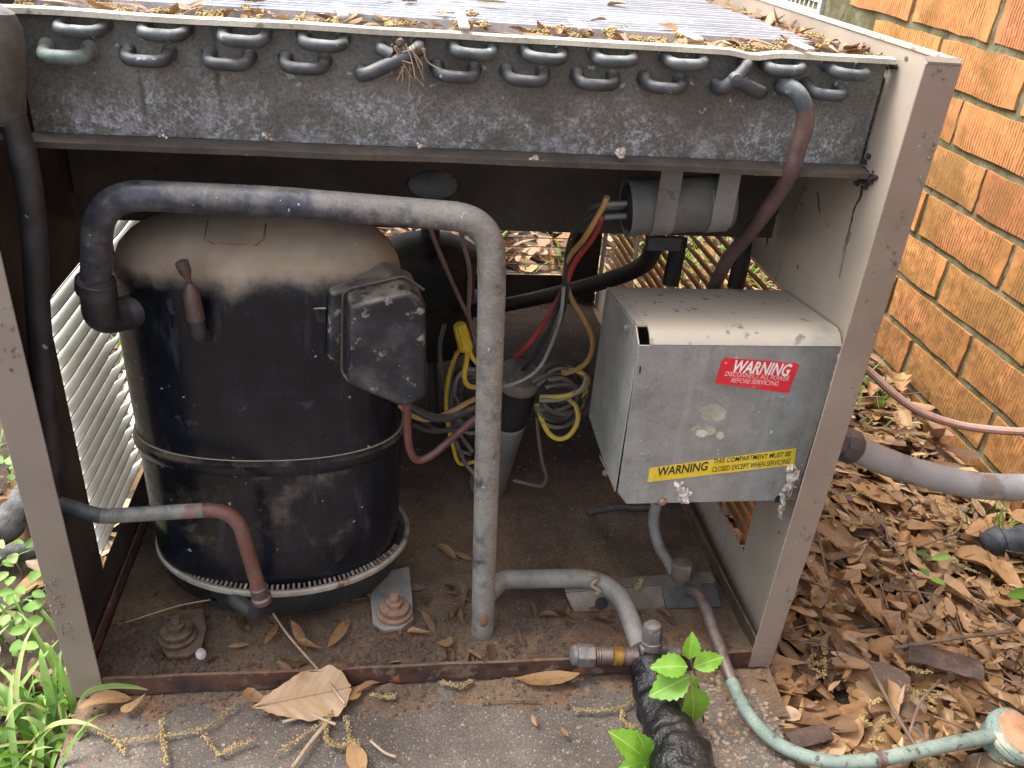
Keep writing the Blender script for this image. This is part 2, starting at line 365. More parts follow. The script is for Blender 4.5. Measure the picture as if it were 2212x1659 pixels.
def m_shell():
    t = NT('dusty_black_enamel')
    col = t.ramp(t.noise(26, 8, 0.65), [(0.3, (0.0045, 0.005, 0.0075)), (0.55, (0.0075, 0.009, 0.0135)), (0.75, (0.018, 0.020, 0.028))])
    sm = t.step(t.noise(1.0, 6, 0.65, stretch=(55, 55, 9)), 0.56, 0.74)
    col = t.mix(t.math('MULTIPLY', sm, 0.60), col, (0.060, 0.066, 0.085))
    dd = t.step(t.noise(13, 6, 0.7), 0.52, 0.72)
    col = t.mix(t.math('MULTIPLY', dd, 0.07), col, (0.05, 0.052, 0.062))
    fine = t.step(t.noise(330, 3, 0.7), 0.62, 0.72)
    col = t.mix(t.math('MULTIPLY', fine, 0.08), col, (0.2, 0.19, 0.17))
    blue = t.step(t.noise(34, 5, 0.7), 0.64, 0.72)
    col = t.mix(t.math('MULTIPLY', blue, 0.30), col, (0.10, 0.14, 0.17))
    edge = t.noise(22, 6, 0.65)
    lim = t.math('MULTIPLY_ADD', t.math('SUBTRACT', edge, 0.5), 0.55, t.nz)
    d = t.step(lim, 0.10, 0.42)
    tan = t.ramp(t.noise(30, 5), [(0.3, (0.33, 0.25, 0.18)), (0.7, (0.46, 0.37, 0.28))])
    col = t.mix(t.math('MULTIPLY', d, 0.95), col, tan)
    sp = t.step(t.noise(150, 2, 0.5), 0.735, 0.76)
    col = t.mix(t.math('MULTIPLY', sp, 0.7), col, (0.42, 0.42, 0.38))
    ro = t.math('MULTIPLY_ADD', d, 0.5, t.math('MULTIPLY_ADD', t.noise(40, 4), 0.30, 0.10))
    nrm = t.bump(t.noise(160, 5, 0.6), 0.12, 0.0005)
    nrm = t.bump(t.noise(28, 3, 0.5), 0.12, 0.002, nrm)
    return t.out(col, ro, 0.0, nrm, 0.42)


def m_pipe():
    t = NT('dust_coated_suction_pipe')
    x = t.sep(t.raw)[0]
    coat = t.step(x, -0.20, 0.03)                                   # dried mud dust, thicker towards the front drop
    n1 = t.noise(34, 7, 0.7)
    dark = t.ramp(t.noise(60, 6, 0.65), [(0.3, (0.018, 0.018, 0.027)), (0.5, (0.046, 0.047, 0.062)), (0.72, (0.12, 0.12, 0.14))])
    pale = t.ramp(t.noise(70, 6, 0.7), [(0.3, (0.19, 0.178, 0.15)), (0.6, (0.29, 0.27, 0.228)), (0.8, (0.24, 0.235, 0.225))])
    upn = t.math('MULTIPLY_ADD', t.nz, 0.17, n1)
    f = t.step(t.math('MULTIPLY_ADD', coat, 0.22, upn), 0.50, 0.72)
    f = t.math('MULTIPLY', f, t.math('MULTIPLY_ADD', coat, 0.46, 0.40))
    col = t.mix(f, dark, pale)
    g = t.ramp(t.noise(520, 4, 0.75), [(0.3, (0.7,) * 3), (0.5, (1.0,) * 3), (0.72, (1.25,) * 3)])
    col = t.mix(1.0, col, g, 'MULTIPLY')
    col = t.mix(t.step(t.noise(1.0, 2, 0.5, stretch=(210, 210, 130)), 0.735, 0.76), col, (0.36, 0.48, 0.55))
    col = t.mix(t.math('MULTIPLY', t.step(t.noise(300, 2, 0.5), 0.73, 0.76), 0.7), col, (0.56, 0.53, 0.47))
    nrm = t.bump(t.noise(180, 5, 0.7), 0.2, 0.0006)
    return t.out(col, t.math('MULTIPLY_ADD', f, 0.35, 0.42), 0.0, nrm)


def m_galv():
    t = NT('weathered_galvanised_sheet')
    col = t.ramp(t.noise(24, 8, 0.7), [(0.3, (0.18, 0.187, 0.175)), (0.5, (0.245, 0.252, 0.24)), (0.7, (0.32, 0.327, 0.32))])
    col = t.mix(t.math('MULTIPLY', t.step(t.noise(9, 5, 0.7), 0.46, 0.66), 0.35), col, (0.36, 0.36, 0.33))
    col = t.mix(t.math('MULTIPLY', t.step(t.noise(100, 5, 0.72), 0.55, 0.70), 0.38), col, (0.40, 0.42, 0.45))
    g = t.ramp(t.noise(380, 4, 0.75), [(0.3, (0.84,) * 3), (0.5, (1.0,) * 3), (0.72, (1.12,) * 3)])
    col = t.mix(1.0, col, g, 'MULTIPLY')
    col = t.mix(t.math('MULTIPLY', t.step(t.noise(60, 4, 0.6), 0.60, 0.72), 0.4), col, (0.14, 0.135, 0.12))
    col = t.mix(t.math('MULTIPLY', t.step(t.noise(150, 2, 0.5), 0.73, 0.755), 0.8), col, (0.58, 0.56, 0.52))
    col = t.mix(t.step(t.noise(75, 3, 0.6), 0.73, 0.76), col, (0.20, 0.10, 0.06))
    st = t.step(t.noise(1.0, 5, 0.65, stretch=(60, 60, 5)), 0.54, 0.68)
    col = t.mix(t.math('MULTIPLY', st, 0.3), col, (0.40, 0.40, 0.37))
    st2 = t.step(t.noise(1.0, 5, 0.65, stretch=(34, 34, 6)), 0.58, 0.70)
    col = t.mix(t.math('MULTIPLY', st2, 0.4), col, (0.13, 0.125, 0.105))
    d = t.math('MULTIPLY', t.step(t.nz, 0.45, 0.9), t.step(t.noise(16, 5, 0.6), 0.18, 0.46))
    col = t.mix(t.math('MULTIPLY', d, 0.92), col, (0.50, 0.42, 0.33))
    col = t.mix(t.math('MULTIPLY', t.math('MULTIPLY', d, t.step(t.noise(70, 4), 0.62, 0.68)), 0.8), col, (0.13, 0.10, 0.085))
    nrm = t.bump(t.noise(240, 4, 0.6), 0.14, 0.0005)
    return t.out(col, t.math('MULTIPLY_ADD', t.noise(50, 3), 0.25, 0.42), 0.25, nrm)


def m_dirt():
    t = NT('pan_and_soil_dirt')
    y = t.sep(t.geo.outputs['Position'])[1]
    col = t.ramp(t.noise(12, 7, 0.68), [(0.28, (0.060, 0.043, 0.032)), (0.45, (0.12, 0.084, 0.060)), (0.58, (0.19, 0.128, 0.082)), (0.75, (0.145, 0.11, 0.083))])
    rust = t.step(t.noise(9, 6, 0.7), 0.54, 0.68)
    col = t.mix(t.math('MULTIPLY', rust, 0.6), col, (0.17, 0.075, 0.032))
    back_shade = t.step(t.math('MULTIPLY_ADD', t.noise(8, 4), 0.14, y), 0.27, 0.46)      # dirt blackened towards the back, painting in the shade there
    col = t.mix(t.math('MULTIPLY', back_shade, 0.85), col, (0.016, 0.012, 0.010))
    g = t.ramp(t.noise(420, 5, 0.8), [(0.26, (0.4,) * 3), (0.5, (1.0,) * 3), (0.76, (1.55,) * 3)])
    col = t.mix(1.0, col, g, 'MULTIPLY')
    col = t.mix(t.step(t.noise(330, 2, 0.5), 0.70, 0.73), col, (0.36, 0.29, 0.22))
    nrm = t.bump(t.noise(300, 6, 0.75), 0.9, 0.0015)
    return t.out(col, 0.95, 0.0, nrm, 0.2)


def m_concrete():
    t = NT('exposed_aggregate_concrete')
    col = t.ramp(t.noise(9, 7, 0.68), [(0.3, (0.078, 0.066, 0.056)), (0.5, (0.125, 0.107, 0.092)), (0.72, (0.225, 0.19, 0.155))])
    hs_ = []
    for (sc, amt, lo, hi) in ((520, 0.6, 0.30, 0.5), (230, 0.5, 0.24, 0.42)):
        vn = t.n.new('ShaderNodeTexVoronoi')
        t.l.new(t.co, vn.inputs['Vector'])
        vn.inputs['Scale'].default_value = sc
        hue = t.sep(vn.outputs['Color'])
        agg = t.ramp(hue[0], [(0.0, (0.07, 0.062, 0.06)), (0.3, (0.15, 0.115, 0.095)), (0.55, (0.22, 0.165, 0.13)), (0.78, (0.26, 0.15, 0.095)), (0.92, (0.42, 0.36, 0.29))])
        keep = t.math('MULTIPLY', t.math('GREATER_THAN', hue[1], 0.35 if sc > 300 else 0.72), t.math('SUBTRACT', 1.0, t.step(vn.outputs['Distance'], lo, hi)))
        col = t.mix(t.math('MULTIPLY', keep, amt), col, agg)
        hs_.append(keep)
    g = t.ramp(t.noise(700, 4, 0.8), [(0.28, (0.35,) * 3), (0.5, (0.95,) * 3), (0.75, (1.7,) * 3)])
    col = t.mix(1.0, col, g, 'MULTIPLY')
    col = t.mix(t.math('MULTIPLY', t.step(t.noise(6, 5, 0.65), 0.46, 0.64), 0.5), col, (0.085, 0.072, 0.064))
    nrm = t.bump(hs_[1], 0.35, 0.0012)
    nrm = t.bump(hs_[0], 0.35, 0.0006, nrm)
    nrm = t.bump(t.noise(600, 5, 0.8), 0.8, 0.0012, nrm)
    return t.out(col, 0.92, 0.0, nrm, 0.25)


def m_brick():
    t = NT('combed_orange_brick')
    body = t.ramp(t.rand, [(0.0, (0.46, 0.20, 0.06)), (0.25, (0.50, 0.185, 0.07)), (0.5, (0.47, 0.21, 0.065)), (0.72, (0.46, 0.145, 0.065)), (0.88, (0.42, 0.13, 0.06)), (1.0, (0.40, 0.19, 0.065))])
    s = t.sep(t.raw)
    wob = t.math('MULTIPLY_ADD', t.noise(22, 3), 0.006, s[1])
    wave = t.math('SINE', t.math('MULTIPLY', wob, 6.2832 / 0.0056))
    gate = t.noise(1.0, 4, 0.7, stretch=(30, 150, 60))
    en = t.math('ABSOLUTE', s[1])
    lim = t.math('MULTIPLY_ADD', t.rand, 0.006, 0.079)
    inner = t.math('LESS_THAN', en, lim)
    gm = t.math('MULTIPLY', t.step(t.math('MULTIPLY_ADD', t.math('SUBTRACT', gate, 0.5), 5.0, wave), 0.25, 0.85), inner)
    col = t.mix(t.math('MULTIPLY', t.noise(90, 5, 0.7), 0.35), body, (0.58, 0.30, 0.12))
    col = t.mix(t.math('MULTIPLY', t.step(t.noise(24, 5, 0.65), 0.5, 0.68), 0.35), col, (0.33, 0.13, 0.05))
    wear = t.step(t.noise(14, 5, 0.6), 0.36, 0.62)
    col = t.mix(t.math('MULTIPLY', gm, t.math('MULTIPLY_ADD', wear, 0.42, 0.38)), col, (0.085, 0.038, 0.014))
    wz = t.sep(t.geo.outputs['Position'])[2]
    damp = t.math('SUBTRACT', 1.0, t.step(wz, -0.02, 0.46))              # algae and splash dirt, heavier towards the ground
    alg = t.step(t.math('MULTIPLY_ADD', damp, 0.20, t.noise(9, 5, 0.7)), 0.50, 0.68)
    col = t.mix(t.math('MULTIPLY', alg, 0.55), col, (0.15, 0.095, 0.022))
    col = t.mix(t.math('MULTIPLY', t.math('MULTIPLY', damp, t.step(t.noise(70, 5, 0.7), 0.42, 0.62)), 0.6), col, (0.11, 0.055, 0.022))
    pit = t.step(t.noise(120, 3, 0.6), 0.66, 0.70)
    col = t.mix(t.math('MULTIPLY', pit, 0.4), col, (0.06, 0.035, 0.015))
    nrm = t.bump(t.math('MULTIPLY', gm, -1.0), 0.6, 0.0013)
    nrm = t.bump(t.noise(300, 5, 0.75), 0.22, 0.0006, nrm)
    return t.out(col, 0.88, 0.0, nrm, 0.25)


def m_mortar():
    t = NT('mossy_mortar')
    col = t.ramp(t.noise(22, 7, 0.68), [(0.28, (0.05, 0.045, 0.02)), (0.48, (0.115, 0.105, 0.055)), (0.7, (0.22, 0.205, 0.14))])
    col = t.mix(t.math('MULTIPLY', t.step(t.noise(45, 4), 0.60, 0.68), 0.8), col, (0.05, 0.045, 0.03))
    nrm = t.bump(t.noise(160, 5, 0.7), 0.7, 0.002)
    return t.out(col, 0.95, 0.0, nrm, 0.2)


def m_leaf(name, attr=False, green=False, unit=1.0):
    t = NT(name)
    if attr:
        a = t.n.new('ShaderNodeAttribute')
        a.attribute_name = 'shade'
        f = a.outputs['Fac']
    else:
        oi = t.n.new('ShaderNodeObjectInfo')
        f = t.rand if green else t.sep(oi.outputs['Color'])[0]
    if green:
        col = t.ramp(f, [(0.0, (0.06, 0.15, 0.018)), (0.3, (0.13, 0.27, 0.03)), (0.6, (0.21, 0.38, 0.06)), (0.85, (0.30, 0.44, 0.14)), (1.0, (0.42, 0.40, 0.16))])
        col = t.mix(t.math('MULTIPLY', t.step(t.noise(60, 4, 0.6), 0.5, 0.7), 0.35), col, (0.06, 0.13, 0.02))
        tr = 0.35
    else:
        col = t.ramp(f, [(0.0, (0.085, 0.048, 0.026)), (0.2, (0.17, 0.092, 0.044)), (0.42, (0.255, 0.142, 0.064)), (0.64, (0.34, 0.195, 0.086)),
                         (0.84, (0.40, 0.24, 0.115)), (1.0, (0.42, 0.29, 0.185))])
        tr = 0.12
        if not attr:
            rx = t.math('ABSOLUTE', t.sep(t.raw)[0])
            col = t.mix(t.math('MULTIPLY', t.math('LESS_THAN', rx, 0.008 * unit), 0.6), col, (0.20, 0.10, 0.045))
            vy = t.sep(t.raw)[1]
            ven = t.math('SINE', t.math('MULTIPLY', t.math('SUBTRACT', vy, t.math('MULTIPLY', rx, 0.9)), 75.0 / unit))
            col = t.mix(t.math('MULTIPLY', t.step(ven, 0.75, 1.0), 0.25), col, (0.16, 0.08, 0.035))
        col = t.mix(t.math('MULTIPLY', t.step(t.noise(55 if attr else 4 / unit, 5, 0.65), 0.5, 0.68), 0.55 if unit == 1 else 0.12), col, (0.10, 0.05, 0.022))
        col = t.mix(t.math('MULTIPLY', t.step(t.noise(38, 4, 0.6), 0.55, 0.7), 0.4), col, (0.50, 0.36, 0.20))
    nrm = t.bump(t.noise(260, 4, 0.6), 0.35, 0.0006)
    t.out(col, t.math('MULTIPLY_ADD', t.noise(30, 2), 0.3, 0.36), 0.0, nrm, 0.5)
    td = t.n.new('ShaderNodeBsdfTranslucent')
    t.link(col, td.inputs['Color'])
    mx = t.n.new('ShaderNodeMixShader')
    mx.inputs[0].default_value = tr
    t.l.new(t.b.outputs[0], mx.inputs[1])
    t.l.new(td.outputs[0], mx.inputs[2])
    t.l.new(mx.outputs[0], t.n['Material Output'].inputs['Surface'])
    return t.m


MT['plate'], MT['blackshell'], MT['galv'], MT['concrete'] = m_plate(), m_shell(), m_galv(), m_concrete()
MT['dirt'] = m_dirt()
MT['pipe_dusty'] = m_pipe()
MT['brick'], MT['mortar'] = m_brick(), m_mortar()
MT['big_leaf'] = m_leaf('big_dead_leaf', unit=0.09)
MT['leaf'], MT['leaf_mass'] = m_leaf('dead_leaf'), m_leaf('dead_leaf_mass', attr=True)
def m_sprout():
    t = NT('fresh_seedling_leaf')
    col = t.ramp(t.noise(3.0, 5, 0.6), [(0.3, (0.13, 0.31, 0.02)), (0.7, (0.24, 0.45, 0.05))])
    rx = t.math('ABSOLUTE', t.sep(t.raw)[0])
    col = t.mix(t.math('LESS_THAN', rx, 0.014), col, (0.36, 0.52, 0.14))
    t.out(col, 0.45, 0.0, t.bump(t.noise(14, 4), 0.3, 0.001), 0.4)
    td = t.n.new('ShaderNodeBsdfTranslucent')
    t.link(col, td.inputs['Color'])
    mx = t.n.new('ShaderNodeMixShader')
    mx.inputs[0].default_value = 0.35
    t.l.new(t.b.outputs[0], mx.inputs[1])
    t.l.new(td.outputs[0], mx.inputs[2])
    t.l.new(mx.outputs[0], t.n['Material Output'].inputs['Surface'])
    return t.m


MT['sprout'] = m_sprout()
MT['green'], MT['green_mass'] = m_leaf('green_leaf', green=True), m_leaf('green_mass', attr=True, green=True)


# ------------------------------------------------------------------ mesh helpers
def rnd(a, b):
    return a + (b - a) * random.random()


def catmull(pts, k=6):
    pts = [V(p) for p in pts]
    if len(pts) < 3:
        return pts
    P0 = [pts[0] * 2 - pts[1]] + pts + [pts[-1] * 2 - pts[-2]]
    out = []
    for i in range(1, len(P0) - 2):
        a, b, c, d = P0[i - 1:i + 3]
        for j in range(k):
            t = j / k
            out.append(0.5 * ((2 * b) + (c - a) * t + (2 * a - 5 * b + 4 * c - d) * t * t + (3 * b - a - 3 * c + d) * t ** 3))
    out.append(pts[-1])
    return out


def fillet(pts, r, k=8):
    """polyline with rounded corners of radius r (number or one per corner)"""
    pts = [V(p) for p in pts]
    out = [pts[0]]
    for i in range(1, len(pts) - 1):
        rr = r[i - 1] if isinstance(r, (list, tuple)) else r
        a, b, c = pts[i - 1:i + 2]
        u, v = (a - b), (c - b)
        lu, lv = u.length, v.length
        u.normalize()
        v.normalize()
        ang = u.angle(v)
        d = min(rr / max(1e-6, math.tan(ang / 2)), lu * 0.49, lv * 0.49)
        p, q = b + u * d, b + v * d
        for j in range(k + 1):
            t = j / k
            out.append(p * (1 - t) ** 2 + b * (2 * t * (1 - t)) + q * t * t)
    out.append(pts[-1])
    return out


class MB:
    def __init__(s):
        s.v, s.f, s.sm, s.sh = [], [], [], []

    def add(s, vs, fs, smooth=True, shade=0.5):
        o = len(s.v)
        s.v += [V(p) for p in vs]
        s.f += [tuple(i + o for i in f) for f in fs]
        s.sm += [smooth] * len(fs)
        s.sh += [shade] * len(vs)

    def box(s, x0, x1, y0, y1, z0, z1):
        vs = [(x, y, z) for z in (z0, z1) for y in (y0, y1) for x in (x0, x1)]
        s.add(vs, [(0, 2, 3, 1), (4, 5, 7, 6), (0, 1, 5, 4), (2, 6, 7, 3), (0, 4, 6, 2), (1, 3, 7, 5)], False)

    def hexa(s, bot, top):
        """closed solid between two polygons with equal vertex counts"""
        n = len(bot)
        fs = [tuple(range(n))[::-1], tuple(range(n, 2 * n))]
        fs += [(i, (i + 1) % n, n + (i + 1) % n, n + i) for i in range(n)]
        s.add(list(bot) + list(top), fs, False)

    def prism(s, poly, ext):
        poly = [V(p) for p in poly]
        s.hexa(poly, [p + V(ext) for p in poly])

    def tube(s, pts, r, n=12, cap=True, wob=0.0, oval=None):
        pts = [V(p) for p in pts]
        m = len(pts)
        rs = r if isinstance(r, (list, tuple)) else [r] * m
        t0 = (pts[1] - pts[0]).normalized()
        up = V((0, 0, 1)) if abs(t0.z) < 0.9 else V((1, 0, 0))
        nrm = (up - t0 * up.dot(t0)).normalized()
        vs, fs = [], []
        for i, p in enumerate(pts):
            t = (pts[min(i + 1, m - 1)] - pts[max(i - 1, 0)]).normalized()
            nrm = (nrm - t * nrm.dot(t))
            nrm.normalize()
            b = t.cross(nrm)
            for j in range(n):
                a = 2 * math.pi * j / n
                rr = rs[i]
                q = p + (nrm * math.cos(a) + b * math.sin(a)) * rr
                if wob:
                    q = q + (q - p) * wob * mnoise.noise(q * 60)
                vs.append(q)
        for i in range(m - 1):
            for j in range(n):
                k = (j + 1) % n
                fs.append((i * n + j, i * n + k, (i + 1) * n + k, (i + 1) * n + j))
        if cap:
            fs.append(tuple(range(n))[::-1])
            fs.append(tuple((m - 1) * n + j for j in range(n)))
        s.add(vs, fs, True)

    def lathe(s, o, ax, prof, n=20, flat=False, sx=1.0, ref=None):
        """profile [(radius, height)] turned about the axis through o; n=6 gives a hexagon"""
        o, ax = V(o), V(ax).normalized()
        up = V(ref) if ref else (V((0, 0, 1)) if abs(ax.z) < 0.9 else V((1, 0, 0)))
        u = (up - ax * up.dot(ax)).normalized()
        v = ax.cross(u)
        vs, fs = [], []
        for (r, h) in prof:
            for j in range(n):
                a = 2 * math.pi * j / n
                vs.append(o + ax * h + (u * math.cos(a) * sx + v * math.sin(a)) * r)
        m = len(prof)
        for i in range(m - 1):
            for j in range(n):
                k = (j + 1) % n
                fs.append((i * n + j, i * n + k, (i + 1) * n + k, (i + 1) * n + j))
        fs.append(tuple(range(n))[::-1])
        fs.append(tuple((m - 1) * n + j for j in range(n)))
        s.add(vs, fs, not flat)

    def grid(s, fn, nu, nv, smooth=True, shade=0.5):
        vs = [fn(i / nu, j / nv) for j in range(nv + 1) for i in range(nu + 1)]
        fs = [(j * (nu + 1) + i, j * (nu + 1) + i + 1, (j + 1) * (nu + 1) + i + 1, (j + 1) * (nu + 1) + i) for j in range(nv) for i in range(nu)]
        s.add(vs, fs, smooth, shade)

    def mesh(s, name, m, base=V((0, 0, 0)), sharp=35, attr=False):
        me = bpy.data.meshes.new(name)
        me.from_pydata([tuple(p - base) for p in s.v], [], s.f)
        me.polygons.foreach_set('use_smooth', s.sm)
        if attr:
            at = me.attributes.new('shade', 'FLOAT', 'POINT')
            at.data.foreach_set('value', s.sh)
        me.materials.append(MT[m] if isinstance(m, str) else m)
        me.validate()
        me.update()
        if sharp:
            me.set_sharp_from_angle(angle=math.radians(sharp))
        return me

    def build(s, name, m, parent=None, bevel=0, sharp=35, base=None, attr=False, label=None):
        b = wbase(parent) if parent is not None else V(base or (0, 0, 0))
        me = s.mesh(name, m, b, sharp, attr)
        o = bpy.data.objects.new(name, me)
        COL.objects.link(o)
        o.parent = parent
        if parent is None:
            o.location = b
        if bevel:
            md = o.modifiers.new('edge', 'BEVEL')
            md.width = bevel
            md.segments = 2
            md.limit_method = 'ANGLE'
            md.angle_limit = math.radians(40)
        if label:
            o['label'] = label
        return o


def wbase(o):
    b = V((0, 0, 0))
    while o is not None:
        b += o.location
        o = o.parent
    return b


def tag(o, label, cat, group=None):
    o['label'] = label
    o['category'] = cat
    if group:
        o['group'] = group
    return o


def thing(name, label, cat, base=(0, 0, 0), group=None):
    o = bpy.data.objects.new(name, None)
    COL.objects.link(o)
    o.location = base
    o.empty_display_size = 0.02
    return tag(o, label, cat, group)


def copy_part(o, parent):
    c = o.copy()
    COL.objects.link(c)
    c.parent = parent
    return c


def one(mb, name, m, label, cat, base=None, group=None, **k):
    b = V(base) if base else mb.v[0].copy()
    return tag(mb.build(name, m, None, base=b, **k), label, cat, group)


def kind(o, k):
    o['kind'] = k
    return o


def text(parent, name, s, m, size, origin, xd, zd, n, shear=0.0, bold=0.0, squeeze=1.0, align='LEFT'):
    cu = bpy.data.curves.new(name, 'FONT')
    cu.body = s
    cu.size = size
    cu.shear = shear
    cu.offset = bold
    cu.align_x = align
    cu.resolution_u = 3
    tmp = bpy.data.objects.new(name, cu)
    COL.objects.link(tmp)
    dg = bpy.context.evaluated_depsgraph_get()
    me = bpy.data.meshes.new_from_object(tmp.evaluated_get(dg))
    bpy.data.objects.remove(tmp)
    b = wbase(parent)
    origin, xd, zd, n = V(origin), V(xd).normalized(), V(zd).normalized(), V(n)
    for v in me.vertices:
        c = v.co.copy()
        v.co = origin + xd * (c.x * squeeze) + zd * c.y + n - b
    me.materials.clear()
    me.materials.append(MT[m])
    o = bpy.data.objects.new(name, me)
    COL.objects.link(o)
    o.parent = parent
    return o


# ------------------------------------------------------------------ ground, pad
W, H = 0.56, 0.529
XL, XR = -0.02, 0.58            # side panel skins
FO = 0.0247                     # front flange width
D = 0.80                        # depth of the unit
GZ = -0.05

mb = MB()


def gz(x, y):
    h = GZ + 0.012 * mnoise.noise(V((x * 5, y * 5, 0))) + 0.005 * mnoise.noise(V((x * 21, y * 21, 3)))
    return h


mb.grid(lambda u, v: V((-1.2 + 2.6 * u, -0.9 + 4.4 * v, gz(-1.2 + 2.6 * u, -0.9 + 4.4 * v))), 90, 130)
kind(mb.build('ground', 'soil'), 'structure')
mb = MB()
mb.grid(lambda u, v: V((-60 + 120 * u, -60 + 120 * v, GZ - 0.03)), 2, 2)
kind(mb.build('far_ground', 'soil'), 'structure')

# concrete pad: slightly rough top, rounded worn edges
mb = MB()
PX0, PX1, PY0, PY1 = -0.022, 0.575, -0.30, 0.86


def padtop(x, y):
    e = min(x - PX0, PX1 - x, y - PY0, PY1 - y)
    worn = max(0, 0.012 - e) / 0.012
    return -0.002 - 0.006 * worn ** 2 + 0.0012 * mnoise.noise(V((x * 40, y * 40, 1))) + 0.0018 * mnoise.noise(V((x * 9, y * 9, 5))) - 0.002 * max(0, -y) * 8


def padpt(u, v):
    x, y = PX0 + (PX1 - PX0) * u, PY0 + (PY1 - PY0) * v
    z = padtop(x, y)
    jx = 0.004 * mnoise.noise(V((x * 18, y * 18, 9)))
    if u == 0 or u == 1:
        x += jx
    return V((x, y, z))


mb.grid(padpt, 110, 150)
n0 = 111
edge = [mb.v[j * n0] for j in range(151)]
edger = [mb.v[j * n0 + 110] for j in range(151)]
edgef = [mb.v[i] for i in range(111)]
for ed in (edge, edger, edgef):
    vs, fs = [], []
    for i, p in enumerate(ed):
        vs += [p, V((p.x, p.y, -0.09))]
    for i in range(len(ed) - 1):
        fs.append((2 * i, 2 * i + 1, 2 * i + 3, 2 * i + 2))
    mb.add(vs, fs)
pad = mb.build('concrete_pad', 'concrete')
kind(pad, 'structure')

# ------------------------------------------------------------------ brick wall
XB, ZB, CC = 1.013, 0.5373, 0.0677
wall = thing('brick_wall', 'orange combed brick house wall with mossy grey mortar joints', 'wall', (XB, 0.5, GZ))
mb = MB()
YW0, YW1 = -1.0, 2.2


def mort(u, v):
    y, z = YW0 + (YW1 - YW0) * u, -0.2 + 1.42 * v
    return V((XB + 0.0012 + 0.0022 * mnoise.noise(V((y * 25, z * 60, 2))), y, z))


mb.grid(mort, 260, 150)
mb.box(XB + 0.02, XB + 0.12, YW0, YW1, -0.2, 1.22)
mb.build('mortar', 'mortar', wall)
bm_variants = []
BL, BH = 0.1935, CC - 0.0108
for k in range(5):
    b = MB()
    random.seed(40 + k)
    ny, nz = 6, 3
    vs, fs = [], []
    # front face with chipped uneven edge, sides running back
    fr = {}

    def bp(i, j):
        y, z = -BL / 2 + BL * i / ny, -BH / 2 + BH * j / nz
        e = (i in (0, ny)) or (j in (0, nz))
        return V((-0.003 + (rnd(0, 0.0022) if e else rnd(-0.0006, 0.0006)), y + (rnd(-0.0012, 0.0012) if e else 0), z + (rnd(-0.0014, 0.0014) if e else 0)))
    for j in range(nz + 1):
        for i in range(ny + 1):
            fr[i, j] = len(vs)
            vs.append(bp(i, j))
    for j in range(nz):
        for i in range(ny):
            fs.append((fr[i, j], fr[i, j + 1], fr[i + 1, j + 1], fr[i + 1, j]))
    rim = [(i, 0) for i in range(ny)] + [(ny, j) for j in range(nz)] + [(i, nz) for i in range(ny, 0, -1)] + [(0, j) for j in range(nz, 0, -1)]
    bk = []
    for q in rim:
        p = vs[fr[q]]
        bk.append(len(vs))
        vs.append(V((0.02, p.y * 1.0, p.z)))
    for i in range(len(rim)):
        j = (i + 1) % len(rim)
        fs.append((fr[rim[i]], fr[rim[j]], bk[j], bk[i]))
    b.add(vs, fs, False)
    bm_variants.append(b.mesh('brick', 'brick', sharp=0))
random.seed(5)
VY, VZ0, VY1 = 1.1, 0.425, 1.42           # vent hole in the wall
for r in range(-9, 10):
    zc = ZB - (r + 0.5) * CC
    off = 0.353 + 0.1015 + (0.042 + 0.006 * r if r % 2 == 0 else 0.147 + 0.008 * (r - 1))
    off -= 0.203 * 2
    for i in range(-5, 11):
        yc = off + i * 0.203
        if yc < YW0 + 0.1 or yc > YW1 - 0.1 or zc < -0.12:
            continue
        if VY - 0.1 < yc < VY1 + 0.1 and VZ0 < zc < VZ0 + 0.15:
            continue
        o = bpy.data.objects.new('brick', random.choice(bm_variants))
        COL.objects.link(o)
        o.parent = wall
        o.location = V((XB + rnd(-0.001, 0.001), yc + rnd(-0.002, 0.002), zc)) - wall.location
        o.rotation_euler = (rnd(-0.006, 0.006), 0, rnd(-0.004, 0.004))
vent = thing('foundation_vent', 'white metal grid vent set in the brick wall above the unit', 'vent', (XB, VY, VZ0))
mb = MB()
mb.box(XB - 0.006, XB + 0.004, VY, VY1, VZ0 - 0.002, VZ0 + 0.012)
mb.box(XB - 0.006, XB + 0.004, VY, VY1, VZ0 + 0.128, VZ0 + 0.142)
mb.box(XB - 0.006, XB + 0.004, VY, VY + 0.014, VZ0 + 0.0125, VZ0 + 0.1275)
mb.box(XB - 0.006, XB + 0.004, VY1 - 0.014, VY1, VZ0 + 0.0125, VZ0 + 0.1275)
mb.build('frame', 'vent', vent)
mb = MB()
mb.box(XB - 0.003, XB + 0.001, VY + 0.0145, VY1 - 0.0145, 0, 0.005)
b0 = mb.mesh('grid_bar', 'vent', wbase(vent), sharp=0)
for i in range(6):
    o = bpy.data.objects.new('grid_bar', b0)
    COL.objects.link(o)
    o.parent = vent
    o.location = (0, 0, VZ0 + 0.022 + i * 0.018)
mb = MB()
mb.box(XB - 0.001, XB + 0.003, 0, 0.005, VZ0 + 0.0125, VZ0 + 0.1275)
b0 = mb.mesh('grid_bar', 'vent', wbase(vent), sharp=0)
for i in range(14):
    o = bpy.data.objects.new('grid_bar', b0)
    COL.objects.link(o)
    o.parent = vent
    o.location = (0, VY + 0.02 + i * 0.0205, 0)

# ------------------------------------------------------------------ cabinet of the condensing unit
cab = thing('condensing_unit_cabinet', 'taupe sheet metal cabinet of an old condensing unit with its front off', 'cabinet', (0.28, 0.4, 0))
BANKS = [(0.098, 0.252), (0.268, 0.425), (0.441, 0.60), (0.616, 0.775)]
LZ0, LZ1, NS = 0.052, 0.312, 18
PITCH = (LZ1 - LZ0) / NS


